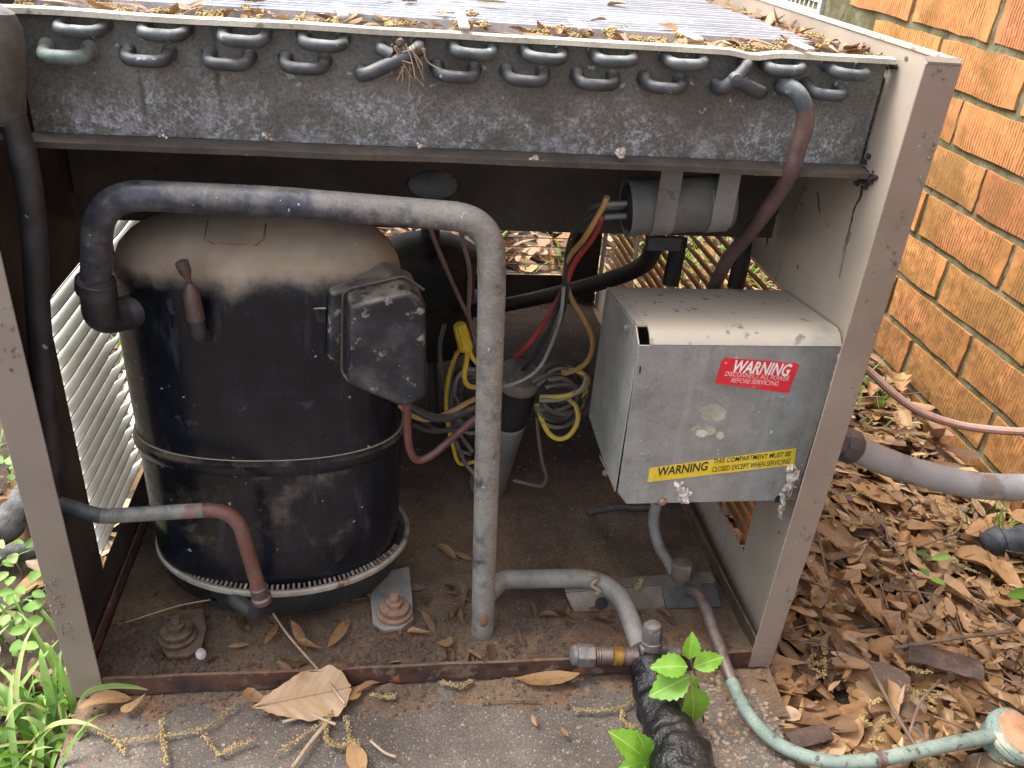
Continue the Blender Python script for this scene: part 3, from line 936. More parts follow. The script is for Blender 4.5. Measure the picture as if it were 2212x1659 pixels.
def slat_mesh(length, side, m):
    DD, HH = (0.0190, 0.0075) if side < 0 else (0.0150, 0.0068)
    """pressed louver blade: runs down and outward from the skin, closes to a point at both ends; side -1 left, +1 right"""
    b = MB()
    n = 18
    rows = []
    for i in range(n + 1):
        y = length * i / n
        e = min(y, length - y)
        k = min(1.0, e / 0.020)
        k = 0.06 + 0.94 * (k * k * (3 - 2 * k))
        d, h = DD * k, HH * k
        top, mid, low = 0.0010, 0.6, 1.0
        prof = [(0, top), (d * 0.35, top - h * 0.10), (d * 0.7, -h * 0.5), (d, -h)]
        out = [(d + 0.0004, -h - 0.0011 * k), (d * 0.7, -h * 0.5 - 0.0012), (d * 0.3, -h * 0.12 - 0.0012), (0, top - 0.0013)]
        rows.append([V((side * p, y, q + PITCH * 0.5 * (1 - k) * 0.25)) for (p, q) in prof + out])
    vs = [p for r in rows for p in r]
    fs = []
    for i in range(n):
        for j in range(8):
            k = (j + 1) % 8
            fs.append((i * 8 + j, i * 8 + k, (i + 1) * 8 + k, (i + 1) * 8 + j))
    fs.append(tuple(range(8)))
    fs.append(tuple(n * 8 + j for j in range(8))[::-1])
    b.add(vs, fs)
    return b


def side_panel(xs, side, m_skin, m_flange, m_slat):
    xa, xb = (xs, xs + 0.0012) if side > 0 else (xs - 0.0012, xs)
    mbp = MB()
    ys = [0.0015] + [q for b in BANKS for q in b] + [D]
    for i in range(0, len(ys), 2):                      # solid strips between the louver banks
        mbp.box(xa, xb, ys[i], ys[i + 1], LZ0, LZ1)
    mbp.box(xa, xb, 0.0015, D, 0.0, LZ0)
    mbp.box(xa, xb, 0.0015, D, LZ1, H)
    skin = mbp.build('side_panel', m_skin, cab)
    b = MB()
    n = 40
    fi = W if side > 0 else 0.0
    fo = W + FO if side > 0 else -FO
    vs, fs = [], []
    for i in range(n + 1):
        z = H * i / n
        j = 0.0
        if side > 0 and z < 0.13:
            j = -0.0035 * (1 - z / 0.13) + 0.0016 * mnoise.noise(V((z * 130, 2, 0)))
        dent = 0.0006 * mnoise.noise(V((z * 30, side * 3, 0)))
        vs += [V((fi, dent, z)), V((fo + j, dent, z)), V((fo + j, 0.0014 + dent, z)), V((fi, 0.0014 + dent, z))]
    for i in range(n):
        for j in range(4):
            k = (j + 1) % 4
            fs.append((i * 4 + j, i * 4 + k, (i + 1) * 4 + k, (i + 1) * 4 + j))
    fs += [(3, 2, 1, 0), tuple(n * 4 + j for j in range(4))]
    b.add(vs, fs, False)
    b.box(min(fo, fo - side * 0.0012), max(fo, fo - side * 0.0012), 0.0026, 0.03, 0.005, H - 0.001)
    b.build('front_flange', m_flange, cab, bevel=0.0005)
    for (a, c) in BANKS:
        me = slat_mesh(c - a, side, m_slat).mesh('louver_slat', m_slat, sharp=60)
        for k in range(NS):
            o = bpy.data.objects.new('louver_slat', me)
            COL.objects.link(o)
            o.parent = skin
            o.location = V((xs + side * 0.0006, a, LZ0 + PITCH * (k + 0.85))) - wbase(skin)
            o.rotation_euler = (rnd(-0.003, 0.003), rnd(-0.03, 0.03), 0)
    return skin


pl = side_panel(XL, -1, 'rustshade', 'taupe', 'cream')
pl['label'] = 'rust stained side panel on the left, its shade painted in, with cream louvers'
pr = side_panel(XR, 1, 'taupe_lit', 'taupe', 'shadeslat')
# top rails of the side panels
for (x0, x1) in ((XR - 0.001, XR + 0.0062), (XL - 0.0062, XL + 0.001)):
    mb = MB()
    mb.box(x0, x1, 0.004, D, H + 0.0005, H + 0.003)
    mb.build('top_rail', 'rimcream', cab, bevel=0.0005)
random.seed(33)
for (fx0, px_list) in ((1, [(2040, 160), (2010, 300), (2022, 330), (1990, 410), (1945, 470), (1930, 560), (1895, 700), (1850, 850), (1800, 1000), (1740, 1170), (1700, 1290), (1660, 1420)]), (0, [(20, 690), (25, 760), (110, 1260), (120, 1290), (130, 1310), (100, 1330), (125, 1350), (140, 1370)])):
    mb = MB()
    for q in px_list:
        for i in range(9):
            c = P(q[0] + random.gauss(0, 9), q[1] + random.gauss(0, 13), y=-0.0006)
            if not ((W + 0.001 < c.x < W + FO - 0.002) if fx0 else (-FO + 0.001 < c.x < -0.001)):
                continue
            r_ = rnd(0.0003, 0.0011)
            o_ = len(mb.v)
            mb.lathe(c, (0, -1, rnd(-0.4, 0.4)), [(r_, -0.0002), (r_ * 0.9, r_ * 0.3), (r_ * 0.3, r_ * 0.6)], 6, sx=rnd(0.6, 2.2))
            for k in range(o_, len(mb.v)):
                mb.v[k] = mb.v[k] + (mb.v[k] - c) * 0.7 * mnoise.noise(mb.v[k] * 900)
    kind(mb.build('stuck_grit', 'stainbrown', cab), 'stuff')
# little notch plate on the right post top
mb = MB()
mb.prism([(W + 0.001, -0.0006, H), (W + FO - 0.001, -0.0006, H), (W + FO - 0.001, 0.0036, H + 0.0025), (W + 0.001, 0.0036, H + 0.0025)], (0, 0, 0.0012))
mb.build('corner_tab', 'taupe', cab)
# base pan: floor sheet, front lip with holes, side lips
mb = MB()
mb.box(XL + 0.002, XR - 0.002, 0.003, D - 0.003, 0.0005, 0.003)
mb.box(XL + 0.002, XL + 0.004, 0.003, D - 0.003, 0.003, 0.020)
mb.build('base_pan', 'pan', cab)
mb = MB()
nn = 60
vs, fs = [], []
for i in range(nn + 1):
    x = 0.0005 + (W - 0.001) * i / nn
    w_ = 0.0012 * mnoise.noise(V((x * 9, 4, 0))) + 0.0006 * mnoise.noise(V((x * 40, 1, 0)))
    t_ = 0.0195 + 0.0008 * mnoise.noise(V((x * 30, 7, 0)))
    vs += [V((x, 0.0005 + w_, 0)), V((x, 0.0005 + w_ * 1.6, t_)), V((x, 0.0032 + w_ * 1.6, t_)), V((x, 0.0032 + w_, 0))]
for i in range(nn):
    for j in range(4):
        k = (j + 1) % 4
        fs.append((i * 4 + k, i * 4 + j, (i + 1) * 4 + j, (i + 1) * 4 + k))
mb.add(vs, fs)
lip = mb.build('front_lip', 'rail', cab, sharp=50)
mb = MB()
for q in ((1933, 2467),):
    c = P(1932 * 0.576 * 1.0, 2507 * 0.576, y=0.0)
hc = P(1959 * 0.57604, 2507 * 0.57604, y=-0.0008)
mb.lathe(hc, (0, -1, 0), [(0.0001, 0.0), (0.0036, 0.0), (0.0036, 0.0004), (0.0030, 0.0006), (0.0001, 0.0006)], 14)
mb.build('bolt_hole', 'darkrubber', cab)
# bent side lip of the pan on the right, pulled away from the panel in the middle
mb = MB()
vs, fs = [], []
for i in range(31):
    y = 0.012 + 0.5 * i / 30
    bow = 0.006 * math.sin(math.pi * min(1, i / 26))
    x = XR - 0.007 - bow - 0.003 * (1 - i / 30)
    vs += [V((x, y, 0.003)), V((x - 0.001, y, 0.020)), V((x + 0.0012, y, 0.020)), V((x + 0.0012, y, 0.003))]
for i in range(30):
    for j in range(4):
        k = (j + 1) % 4
        fs.append((i * 4 + j, i * 4 + k, (i + 1) * 4 + k, (i + 1) * 4 + j))
mb.add(vs, fs, False)
mb.build('side_lip', 'darkbolt', cab)
# back panel round a big opening with a wire guard
mb = MB()
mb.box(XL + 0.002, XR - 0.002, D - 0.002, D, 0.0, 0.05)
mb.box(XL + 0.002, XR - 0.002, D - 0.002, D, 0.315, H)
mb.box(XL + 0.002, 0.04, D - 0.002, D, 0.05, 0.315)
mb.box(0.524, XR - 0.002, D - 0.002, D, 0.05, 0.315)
mb.build('back_panel', 'rustshade', cab)  # dark colour paints in the shade at the back
mb = MB()
mb.tube([(0.03, D - 0.004, 0), (0.535, D - 0.004, 0)], 0.0009, 6)
me = mb.mesh('guard_wire', 'dark', wbase(cab))
for i in range(17):
    o = bpy.data.objects.new('guard_wire', me)
    COL.objects.link(o)
    o.parent = cab
    o.location = (0, 0, 0.055 + i * 0.0152)
# fan deck: horizontal partition under the coil with a front apron
AY = 0.19
az = P(1150, 500, y=AY).z
mb = MB()
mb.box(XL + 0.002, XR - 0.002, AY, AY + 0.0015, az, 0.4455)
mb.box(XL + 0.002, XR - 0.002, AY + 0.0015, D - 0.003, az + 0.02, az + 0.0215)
mb.build('fan_deck', 'rustshade', cab)
# dirt drifted on the floor of the pan
mb = MB()


def dirt(u, v):
    x, y = XL + 0.006 + (XR - XL - 0.016) * u, 0.0048 + (D - 0.012) * v
    h = 0.0042 + 0.0016 * mnoise.noise(V((x * 14, y * 14, 0))) + 0.0010 * mnoise.noise(V((x * 45, y * 45, 3))) + 0.0007 * mnoise.noise(V((x * 150, y * 150, 8)))
    h += 0.0022 * max(0, 1 - abs(y - 0.02) / 0.03) + 0.004 * max(0, 1 - (x - XL) / 0.06)
    return V((x, y, max(0.0032, h)))


mb.grid(dirt, 200, 240)
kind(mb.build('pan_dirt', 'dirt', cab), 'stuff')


def soilstrip(u, v):
    x = -0.02 + 0.60 * u
    y = -0.052 + 0.0505 * v
    k = max(0, (v - 0.25)) / 0.75
    h = -0.004 + 0.0085 * k * (0.45 + 0.75 * mnoise.noise(V((x * 16, 3, 1)))) + 0.0024 * k * mnoise.noise(V((x * 70, y * 70, 3))) + 0.0012 * k * mnoise.noise(V((x * 190, y * 190, 3)))
    return V((x, y, h))


mb = MB()
mb.grid(soilstrip, 220, 26)
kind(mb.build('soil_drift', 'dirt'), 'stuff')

# black gunk and run-down stains on the inside of the right panel
def panel_patch(name, m, pts2, par, h=0.0004):
    b = MB()
    f_ = [V((XR - h, *q)) for q in pts2]
    b.prism(f_, (h - 0.0001, 0, 0))
    return b.build(name, m, par, sharp=0)


def drip(px, w0, seed, m, par):
    c = [P(*q, x=XR - 0.0005) for q in px]
    c = catmull(c, 6)
    L, R_ = [], []
    n = len(c)
    for i, p_ in enumerate(c):
        t = i / (n - 1)
        w_ = w0 * (0.35 + 0.9 * abs(mnoise.noise(V((i * 0.55, seed, 0))))) * (1 - t * 0.6)
        L.append((p_.y - w_, p_.z))
        R_.append((p_.y + w_, p_.z))
    for i in range(n - 1):
        pass
    vs = []
    for a_, b2 in zip(L, R_):
        vs += [V((XR - 0.0005, *a_)), V((XR - 0.0005, *b2)), V((XR - 0.0001, *a_)), V((XR - 0.0001, *b2))]
    fs = []
    for i in range(n - 1):
        o_ = i * 4
        fs += [(o_, o_ + 4, o_ + 5, o_ + 1), (o_ + 2, o_ + 3, o_ + 7, o_ + 6), (o_, o_ + 2, o_ + 6, o_ + 4), (o_ + 1, o_ + 5, o_ + 7, o_ + 3)]
    b = MB()
    b.add(vs, fs, False)
    return kind(b.build('stain', m, par, sharp=0), 'stuff')


drip([(1862, 400), (1858, 425), (1845, 450), (1838, 480), (1828, 520)], 0.0030, 1.0, 'gunk', pr)
drip([(1836, 500), (1826, 530), (1818, 570), (1812, 600)], 0.0050, 2.0, 'stainbrown', pr)
drip([(1766, 415), (1768, 440), (1770, 460)], 0.0022, 3.0, 'gunk', pr)
drip([(1668, 470), (1660, 500), (1655, 530)], 0.0040, 4.0, 'gunk', pr)
drip([(1740, 400), (1722, 440), (1712, 470)], 0.0060, 5.0, 'stainbrown', pr)
random.seed(14)
mb = MB()
for (q, n_, sx_, sy_) in (((1872, 385), 46, 14, 14), ((1885, 150), 60, 22, 26), ((1876, 230), 40, 10, 50), ((1862, 310), 40, 10, 45), ((1915, 138), 30, 22, 10)):
    for i in range(n_):
        c = P(q[0] + random.gauss(0, sx_ * 0.6), q[1] + random.gauss(0, sy_ * 0.6), x=XR - 0.0012)
        if c.y < 0.012:
            continue
        r_ = rnd(0.0007, 0.0026)
        o_ = len(mb.v)
        mb.lathe(c, (rnd(-1, 1), rnd(-1, 1), rnd(-1, 1)), [(0.0001, -r_), (r_ * 0.9, -r_ * 0.4), (r_, 0.2 * r_), (r_ * 0.5, r_ * 0.9), (0.0001, r_)], 7)
        for k in range(o_, len(mb.v)):
            p_ = mb.v[k]
            mb.v[k] = p_ + (p_ - c) * 0.8 * mnoise.noise(p_ * 400)
kind(mb.build('gunk', 'gunk', pr), 'stuff')

# ------------------------------------------------------------------ condenser coil across the top
PY = 0.072
coil = thing('condenser_coil', 'oxidised grey condenser coil laid flat across the top of the unit', 'coil', (0.28, PY, 0.45))
CX0, CX1 = 0.006, XR - 0.004
mb = MB()
mb.grid(lambda u, v: V((CX0 + (CX1 - CX0) * u, PY + 0.0008 * mnoise.noise(V((u * 9, v * 2, 4))), 0.446 + 0.0725 * v)), 60, 10)
mb.grid(lambda u, v: V((CX1 - (CX1 - CX0) * u, PY + 0.0022 + 0.0008 * mnoise.noise(V(((1 - u) * 9, v * 2, 4))), 0.446 + 0.0725 * v)), 60, 10)
mb.build('end_plate', 'plate', coil)
# angle under the plate: horizontal lip
mb = MB()
nn = 50
vs, fs = [], []
for i in range(nn + 1):
    x = -0.012 + (CX1 + 0.012) * i / nn
    wv = 0.0007 * mnoise.noise(V((x * 13, 0, 2)))
    vs += [V((x, 0.055 + wv, 0.4405 + wv)), V((x, 0.0545 + wv, 0.4445 + wv)), V((x, PY - 0.0012, 0.446)), V((x, PY - 0.0012, 0.4425))]
for i in range(nn):
    for j in range(4):
        k = (j + 1) % 4
        fs.append((i * 4 + k, i * 4 + j, (i + 1) * 4 + j, (i + 1) * 4 + k))
fs += [(0, 1, 2, 3), tuple(nn * 4 + j for j in (3, 2, 1, 0))]
mb.add(vs, fs)
mb.build('lower_angle', 'lip', coil, sharp=40)
# cream top rim, slightly wavy and dented
mb = MB()
vs, fs = [], []
nn = 80
for i in range(nn + 1):
    x = -0.02 + (CX1 + 0.02) * i / nn
    wv = 0.0009 * mnoise.noise(V((x * 14, 1, 0))) - 0.0028 * math.exp(-((x - 0.475) / 0.012) ** 2)
    vs += [V((x, 0.0605, 0.5185 + wv)), V((x, 0.0605, 0.5218 + wv)), V((x, 0.0675, 0.5225 + wv)), V((x, 0.0715, 0.5185))]
for i in range(nn):
    for j in range(4):
        k = (j + 1) % 4
        fs.append((i * 4 + k, i * 4 + j, (i + 1) * 4 + j, (i + 1) * 4 + k))
mb.add(vs, fs)
mb.build('top_rim', 'rimcream', coil, sharp=40)
# tray between rim and fins, filled with matted catkins and leaf bits
mb = MB()


def tray(u, v):
    x, y = CX0 + (XR - 0.003 - CX0) * u, 0.0745 + 0.72 * v
    return V((x, y, 0.5115 + 0.0040 * mnoise.noise(V((x * 38, y * 38, 0))) + 0.0028 * mnoise.noise(V((x * 110, y * 110, 5)))))


mb.grid(tray, 190, 200)
kind(mb.build('matted_debris', 'topdebris', coil), 'stuff')
mb = MB()
mb.box(CX0, XR - 0.004, 0.0746, 0.79, 0.45, 0.502)
mb.build('coil_block', 'dark', coil)
# fin bank: ridged sheet of closely packed fins running across
mb = MB()
FX0, FX1 = -0.01, XR - 0.028
yy = 0.135
kf = 0
while yy < 0.70:
    e = FX1 - max(0, 0.012 * abs(mnoise.noise(V((kf * 0.8, 0, 0))))) + (0.018 if kf < 2 else 0)
    zt = 0.5205 + 0.0006 * mnoise.noise(V((kf * 0.5, 2, 0)))
    mb.box(FX0, e, yy, yy + 0.0022, 0.503, zt)
    yy += 0.0046
    kf += 1
kind(mb.build('fin_bank', 'fin', coil), 'stuff')
# white clips bridging the rim
for (a, b) in (((732, 12), (742, 38)), ((992, 26), (1004, 64)), ((1236, 46), (1262, 66)), ((1470, 70), (1512, 88)), ((1708, 92), (1752, 110))):
    p, q = P(*b, z=0.5245), P(*a, z=0.5265)
    mb = MB()
    d = (q - p)
    sd_ = V((d.y, -d.x, 0)).normalized() * 0.0034
    mb.hexa([p - sd_, p + sd_, q + sd_, q - sd_], [p - sd_ + V((0, 0, 0.0018)), p + sd_ + V((0, 0, 0.0018)), q + sd_ + V((0, 0, 0.002)), q - sd_ + V((0, 0, 0.002))])
    mb.build('clip', 'clip', coil, bevel=0.0005)


# return bends
def bend_mesh(wd, r=0.0039, out=0.019, m='bend'):
    b = MB()
    h = wd / 2 - r
    b.tube(fillet([(-h, 0.0035, 0), (-h, -out + r, 0.0), (h, -out + r, 0.0), (h, 0.0035, 0)], 0.009, 7), r, 12, cap=False)
    for x in (-h, h):
        b.lathe((x, 0.001, 0), (0, -1, 0), [(r + 0.0012, 0), (r + 0.0010, 0.003), (r + 0.0001, 0.0045)], 12)
    return b.mesh('return_bend', m)


BU, BD = bend_mesh(0.0325, m='bend'), bend_mesh(0.0325, m='bend_dark')
BG = bend_mesh(0.0335, 0.0043, m='bend_green')


def bend(px, py, me, tilt=0.0):
    o = bpy.data.objects.new('return_bend', me)
    COL.objects.link(o)
    o.parent = coil
    o.location = P(px, py, y=PY - 0.0165) * 1.0 - wbase(coil)
    o.location.y = PY - 0.0002 - wbase(coil).y
    o.rotation_euler = (0.22, tilt, 0)
    return o


for (px, py) in ((163, 57), (345, 65), (520, 78), (695, 88), (1025, 107), (1180, 117), (1335, 123), (1490, 130), (1705, 143), (1845, 152)):
    bend(px, py, BU, rnd(-0.03, 0.05))
for (px, py) in ((130, 113), (308, 121), (487, 129), (655, 138), (987, 156), (1140, 165), (1295, 174), (1443, 181), (1797, 196)):
    bend(px, py, BG if px == 130 else BD, rnd(-0.03, 0.05))
# crossing bend between the two rows
p1, p2 = P(780, 150, y=PY), P(905, 92, y=PY)
mb = MB()
mb.tube(fillet([p1 + V((0, 0.003, 0)), p1 + V((0, -0.017, -0.002)), p2 + V((0, -0.017, -0.002)), p2 + V((0, 0.003, 0))], 0.010, 7), 0.0044, 12, cap=False)
p3 = P(822, 100, y=PY)
p4 = P(850, 120, y=PY - 0.016)
mb.tube(fillet([p3 + V((0, 0.003, 0)), p3 + V((0, -0.012, 0)), p4], 0.007, 6), 0.0040, 12)
mb.build('crossover_bend', 'bend_dark', coil)
# three legged branch fitting
ctr = P(1588, 172, y=PY - 0.016)
mb = MB()
for (q, rr) in (((1603, 130), 0.0043), ((1545, 183), 0.0047), ((1634, 192), 0.0047)):
    e = P(*q, y=PY)
    mb.tube(fillet([e + V((0, 0.003, 0)), e + V((0, -0.013, -0.001)), ctr], 0.007, 6), rr, 12)
mb.lathe(ctr + V((0, -0.004, 0)), (0, 1, 0), [(0.0008, -0.001), (0.0042, 0), (0.0056, 0.004), (0.0042, 0.008)], 12)
mb.build('branch_fitting', 'bend_dark', coil)
# wasp mud and web litter clinging below the crossover
mb = MB()
random.seed(8)
for i in range(44):
    c = P(840 + rnd(0, 75), 120 + rnd(-25, 45) - 0.2 * i, y=PY - 0.018)
    r_ = rnd(0.0008, 0.0028)
    mb.lathe(c, (rnd(-1, 1), rnd(-1, 1), rnd(-1, 1)), [(0.0001, -r_), (r_ * 0.8, -r_ * 0.4), (r_, 0.1 * r_), (r_ * 0.6, r_ * 0.8)], 6)
kind(mb.build('mud_clump', 'mud', coil), 'stuff')
mb = MB()
for i in range(16):
    a_ = P(rnd(850, 915), rnd(88, 130), y=PY - 0.020)
    b2 = a_ + V((rnd(-0.012, 0.012), rnd(-0.004, 0.002), -rnd(0.004, 0.022)))
    mb.tube(catmull([a_, (a_ + b2) / 2 + V((rnd(-0.004, 0.004), 0, rnd(-0.003, 0.003))), b2], 5), 0.00035, 4)
kind(mb.build('dry_fibres', 'stick', coil), 'stuff')
mb = MB()
for (q, n_, rr_) in (((1342, 332), 16, 0.0024), ((1155, 348), 8, 0.0022), ((577, 298), 6, 0.0016), ((905, 318), 5, 0.0012), ((352, 290), 5, 0.0012)):
    for i in range(n_):
        c = P(q[0] + rnd(-9, 9), q[1] + rnd(-9, 7), y=0.058)
        r_ = rr_ * rnd(0.4, 1.1)
        o_ = len(mb.v)
        mb.lathe(c, (rnd(-1, 1), rnd(-1, 1), rnd(-1, 1)), [(0.0001, -r_), (r_ * 0.9, -r_ * 0.4), (r_, 0.2 * r_), (r_ * 0.5, r_ * 0.9), (0.0001, r_)], 7)
        for k in range(o_, len(mb.v)):
            mb.v[k] = mb.v[k] + (mb.v[k] - c) * 0.7 * mnoise.noise(mb.v[k] * 420)
kind(mb.build('mud_clump', 'nestmud', coil), 'stuff')
# header fitting and riser at the left end
hd = thing('left_riser_pipe', 'thick dark riser pipe with a rounded header behind the left post', 'pipe', P(70, 1000, y=0.04))
mb = MB()
c0, c1 = P(-14, 58, y=0.03), P(-4, 235, y=0.03)
ax = (c1 - c0)
L_ = ax.length
mb.lathe(c0, ax, [(0.004, -0.0125), (0.011, -0.009), (0.0145, -0.001), (0.0150, 0.006), (0.0150, L_), (0.012, L_ + 0.005), (0.009, L_ + 0.008)], 24)
mb.build('header', 'patina_dark', hd)
mb = MB()
mb.tube(catmull([P(24, 240, y=0.03), P(66, 420, y=0.032), P(84, 700, y=0.036), P(104, 950, y=0.04), P(112, 1070, y=0.043)], 8), 0.0078, 14)
mb.build('riser', 'pipe_black', hd)

# ------------------------------------------------------------------ compressor
comp = thing('compressor', 'black hermetic compressor with a tan dust covered domed top', 'compressor', (0.13, 0.165, 0))
CXc, CYc, CA, CB = 0.1305, 0.142, 0.1145, 0.0640
NSG = 72


def shell_ring(z, s, dx=0.0, e=2.25):
    fl = 1.0 + 0.23 * max(0.0, min(1.0, (0.150 - z) / 0.09))        # the lower half flares out front and back
    out = []
    for j in range(NSG):
        a = 2 * math.pi * j / NSG
        c, n_ = math.cos(a), math.sin(a)
        out.append(V((CXc + dx + CA * s * math.copysign(abs(c) ** (2 / e), c), CYc + CB * fl * s * math.copysign(abs(n_) ** (2 / e), n_), z)))
    return out


prof = [(0.012, 0.80), (0.030, 0.93), (0.048, 0.962), (0.060, 0.968), (0.11, 0.985), (0.166, 0.992)]
prof_up = [(0.180, 0.992), (0.23, 0.999), (0.275, 1.0), (0.305, 0.997), (0.322, 0.985), (0.336, 0.958), (0.347, 0.912), (0.355, 0.845), (0.361, 0.75), (0.365, 0.60), (0.3675, 0.40), (0.3690, 0.18), (0.3695, 0.02)]


def loft(pr):
    b = MB()
    vs, fs = [], []
    for (z, s_) in pr:
        vs += shell_ring(z, s_)
    for i in range(len(pr) - 1):
        for j in range(NSG):
            k = (j + 1) % NSG
            fs.append((i * NSG + j, i * NSG + k, (i + 1) * NSG + k, (i + 1) * NSG + j))
    fs.append(tuple(range(NSG))[::-1])
    fs.append(tuple((len(pr) - 1) * NSG + j for j in range(NSG)))
    b.add(vs, fs)
    return b


loft(prof).build('lower_shell', 'blackshell', comp)
loft(prof_up).build('upper_shell', 'blackshell', comp)
mb = MB()
vs, fs = [], []
RP = [(0.1655, 0.985), (0.1658, 1.008), (0.170, 1.022), (0.174, 1.026), (0.177, 1.018), (0.1815, 1.010), (0.1818, 0.985)]
for (z, s_) in RP:
    vs += shell_ring(z, s_)
for i in range(len(RP) - 1):
    for j in range(NSG):
        k = (j + 1) % NSG
        fs.append((i * NSG + j, i * NSG + k, (i + 1) * NSG + k, (i + 1) * NSG + j))
mb.add(vs, fs)
mb.build('weld_seam', 'blackshell', comp)
# flared cream ring with a slotted inner edge round the foot
mb = MB()


def ring2(z, a, b_):
    return [V((CXc + 0.0045 + a * math.cos(2 * math.pi * j / 96), CYc + b_ * math.sin(2 * math.pi * j / 96), z)) for j in range(96)]


RR = [ring2(0.0495, 0.1130, 0.0820), ring2(0.0505, 0.1165, 0.0855), ring2(0.0530, 0.1180, 0.0875), ring2(0.0565, 0.1180, 0.0875), ring2(0.0580, 0.1165, 0.0860), ring2(0.0570, 0.1135, 0.0828)]
vs, fs = [], []
for r_ in RR:
    vs += r_
for i in range(len(RR)):
    i2 = (i + 1) % len(RR)
    for j in range(96):
        k = (j + 1) % 96
        fs.append((i * 96 + k, i * 96 + j, i2 * 96 + j, i2 * 96 + k))
mb.add(vs, fs)
ring = mb.build('foot_ring', 'rim', comp)
tooth = MB()
tooth.box(-0.0010, 0.0010, -0.0005, 0.0046, 0, 0.0022)
tme = tooth.mesh('ring_tooth', 'tooth', sharp=0)
for j in range(58):
    a = -math.pi * 0.86 + math.pi * 0.74 * j / 57
    p = V((CXc + 0.0045 + 0.1140 * math.cos(a), CYc + 0.0832 * math.sin(a), 0.0566 + rnd(-0.0003, 0.0003)))
    o = bpy.data.objects.new('ring_tooth', tme)
    COL.objects.link(o)
    o.parent = ring
    o.location = p - wbase(ring)
    t_ = V((-0.1180 * math.sin(a), 0.0828 * math.cos(a), 0))
    o.rotation_euler = (0.25, 0, math.atan2(t_.y, t_.x))
b_ = MB()
bp_ = [(0.004, 0.070, 0.050), (0.008, 0.088, 0.064), (0.020, 0.104, 0.076), (0.044, 0.110, 0.0805), (0.0495, 0.112, 0.0815), (0.050, 0.100, 0.07)]
vs, fs = [], []
for (z, a_, q_) in bp_:
    vs += ring2(z, a_, q_)
for i in range(len(bp_) - 1):
    for j in range(96):
        k = (j + 1) % 96
        fs.append((i * 96 + j, i * 96 + k, (i + 1) * 96 + k, (i + 1) * 96 + j))
fs.append(tuple(range(96))[::-1])
b_.add(vs, fs)
b_.build('bottom_bowl', 'dark', comp)
# shallow nameplate outline pressed in the dome
def dome(x, y):
    ex = (abs((x - CXc) / CA) ** 2.25 + abs((y - CYc) / CB) ** 2.25) ** (1 / 2.25)
    for (za, sa), (zb_, sb) in zip(prof_up[3:], prof_up[4:]):
        if sb <= ex <= sa:
            t = (sa - ex) / (sa - sb)
            return za + (zb_ - za) * t
    return 0.3695


def on_dome(px, py):
    d = CF + CR * ((px - 1106) / FPX) - CU * ((py - 829.5) / FPX)
    t = 0.5
    for i in range(4000):
        t += 0.0001
        q = CAM + d * t
        if abs(q.x - CXc) < CA and abs(q.y - CYc) < CB and q.z < dome(q.x, q.y):
            return V((q.x, q.y, dome(q.x, q.y) + 0.0002))
    return q


pl_pts = []
out_px = [(449, 474), (441, 518), (470, 531), (550, 533), (570, 517), (575, 476)]
for a, b in zip(out_px, out_px[1:]):
    for i in range(5):
        t = i / 5
        pl_pts.append(on_dome(a[0] + (b[0] - a[0]) * t, a[1] + (b[1] - a[1]) * t))
mb = MB()
mb.tube(pl_pts, 0.0006, 5)
mb.build('nameplate_edge', 'topdebris', comp)
# mounting feet with stud, washers and nut
for (q, plate, m_pl, m_b) in (((384, 1376), [(340, 1385), (352, 1350), (392, 1318), (440, 1312), (446, 1355), (436, 1398), (405, 1416), (360, 1418)], 'darkbolt', 'darkbolt'),
                              ((852, 1325), [(805, 1345), (800, 1290), (812, 1240), (884, 1222), (891, 1290), (893, 1335), (868, 1356), (828, 1360)], 'pipe_grey', 'rustbolt')):
    zt = 0.0125
    poly = [P(*p_, z=zt) for p_ in plate]
    inner = poly
    mb = MB()
    mb.prism([p_ - V((0, 0, 0.0045)) for p_ in inner][::-1], (0, 0, 0.0045))
    ft = mb.build('mounting_foot', m_pl, comp, bevel=0.001)
    c = P(*q, z=zt)
    mb = MB()
    mb.lathe(V((c.x, c.y, 0.003)), (0, 0, 1), [(0.019, 0), (0.0175, 0.004)], 24)
    mb.lathe(c, (0, 0, 1), [(0.0165, 0.0003), (0.0165, 0.0036), (0.0145, 0.0048)], 28)
    mb.lathe(c + V((0, 0, 0.005)), (0, 0, 1), [(0.0135, 0.0), (0.0140, 0.002), (0.0135, 0.0046), (0.0105, 0.0060)], 28)
    mb.lathe(c + V((0, 0, 0.0112)), (0, 0, 1), [(0.0082, 0), (0.0082, 0.0045), (0.0070, 0.0052)], 6, flat=True)
    mb.lathe(c + V((0, 0, 0.0165)), (0, 0, 1), [(0.0046, 0), (0.0046, 0.0016), (0.0040, 0.002), (0.0046, 0.0026), (0.0046, 0.0042), (0.0040, 0.0046), (0.0044, 0.0054), (0.0036, 0.0070)], 14)
    mb.build('bolt', m_b, ft)
# terminal cover, two nested pressed halves held by a wire bail
TY = 0.056


def tp(px, py, y=TY):
    return P(px, py, y=y)


def cover(poly, y0, y1, m, name, par, bev):
    b = MB()
    f_ = [tp(*q, y=y0) for q in poly]
    cen = sum(f_, V((0, 0, 0))) / len(f_)
    ang = 0.15
    rot = Matrix.Rotation(ang, 3, 'Z')
    f_ = [cen + rot @ (p_ - cen) for p_ in f_]
    ext = rot @ V((0, y1 - y0, 0))
    b.hexa(f_, [p_ + ext for p_ in f_])
    o_ = b.build(name, m, par)
    md = o_.modifiers.new('edge', 'BEVEL')
    md.width = bev
    md.segments = 4
    md.limit_method = 'ANGLE'
    md.angle_limit = math.radians(25)
    return o_, f_, ext


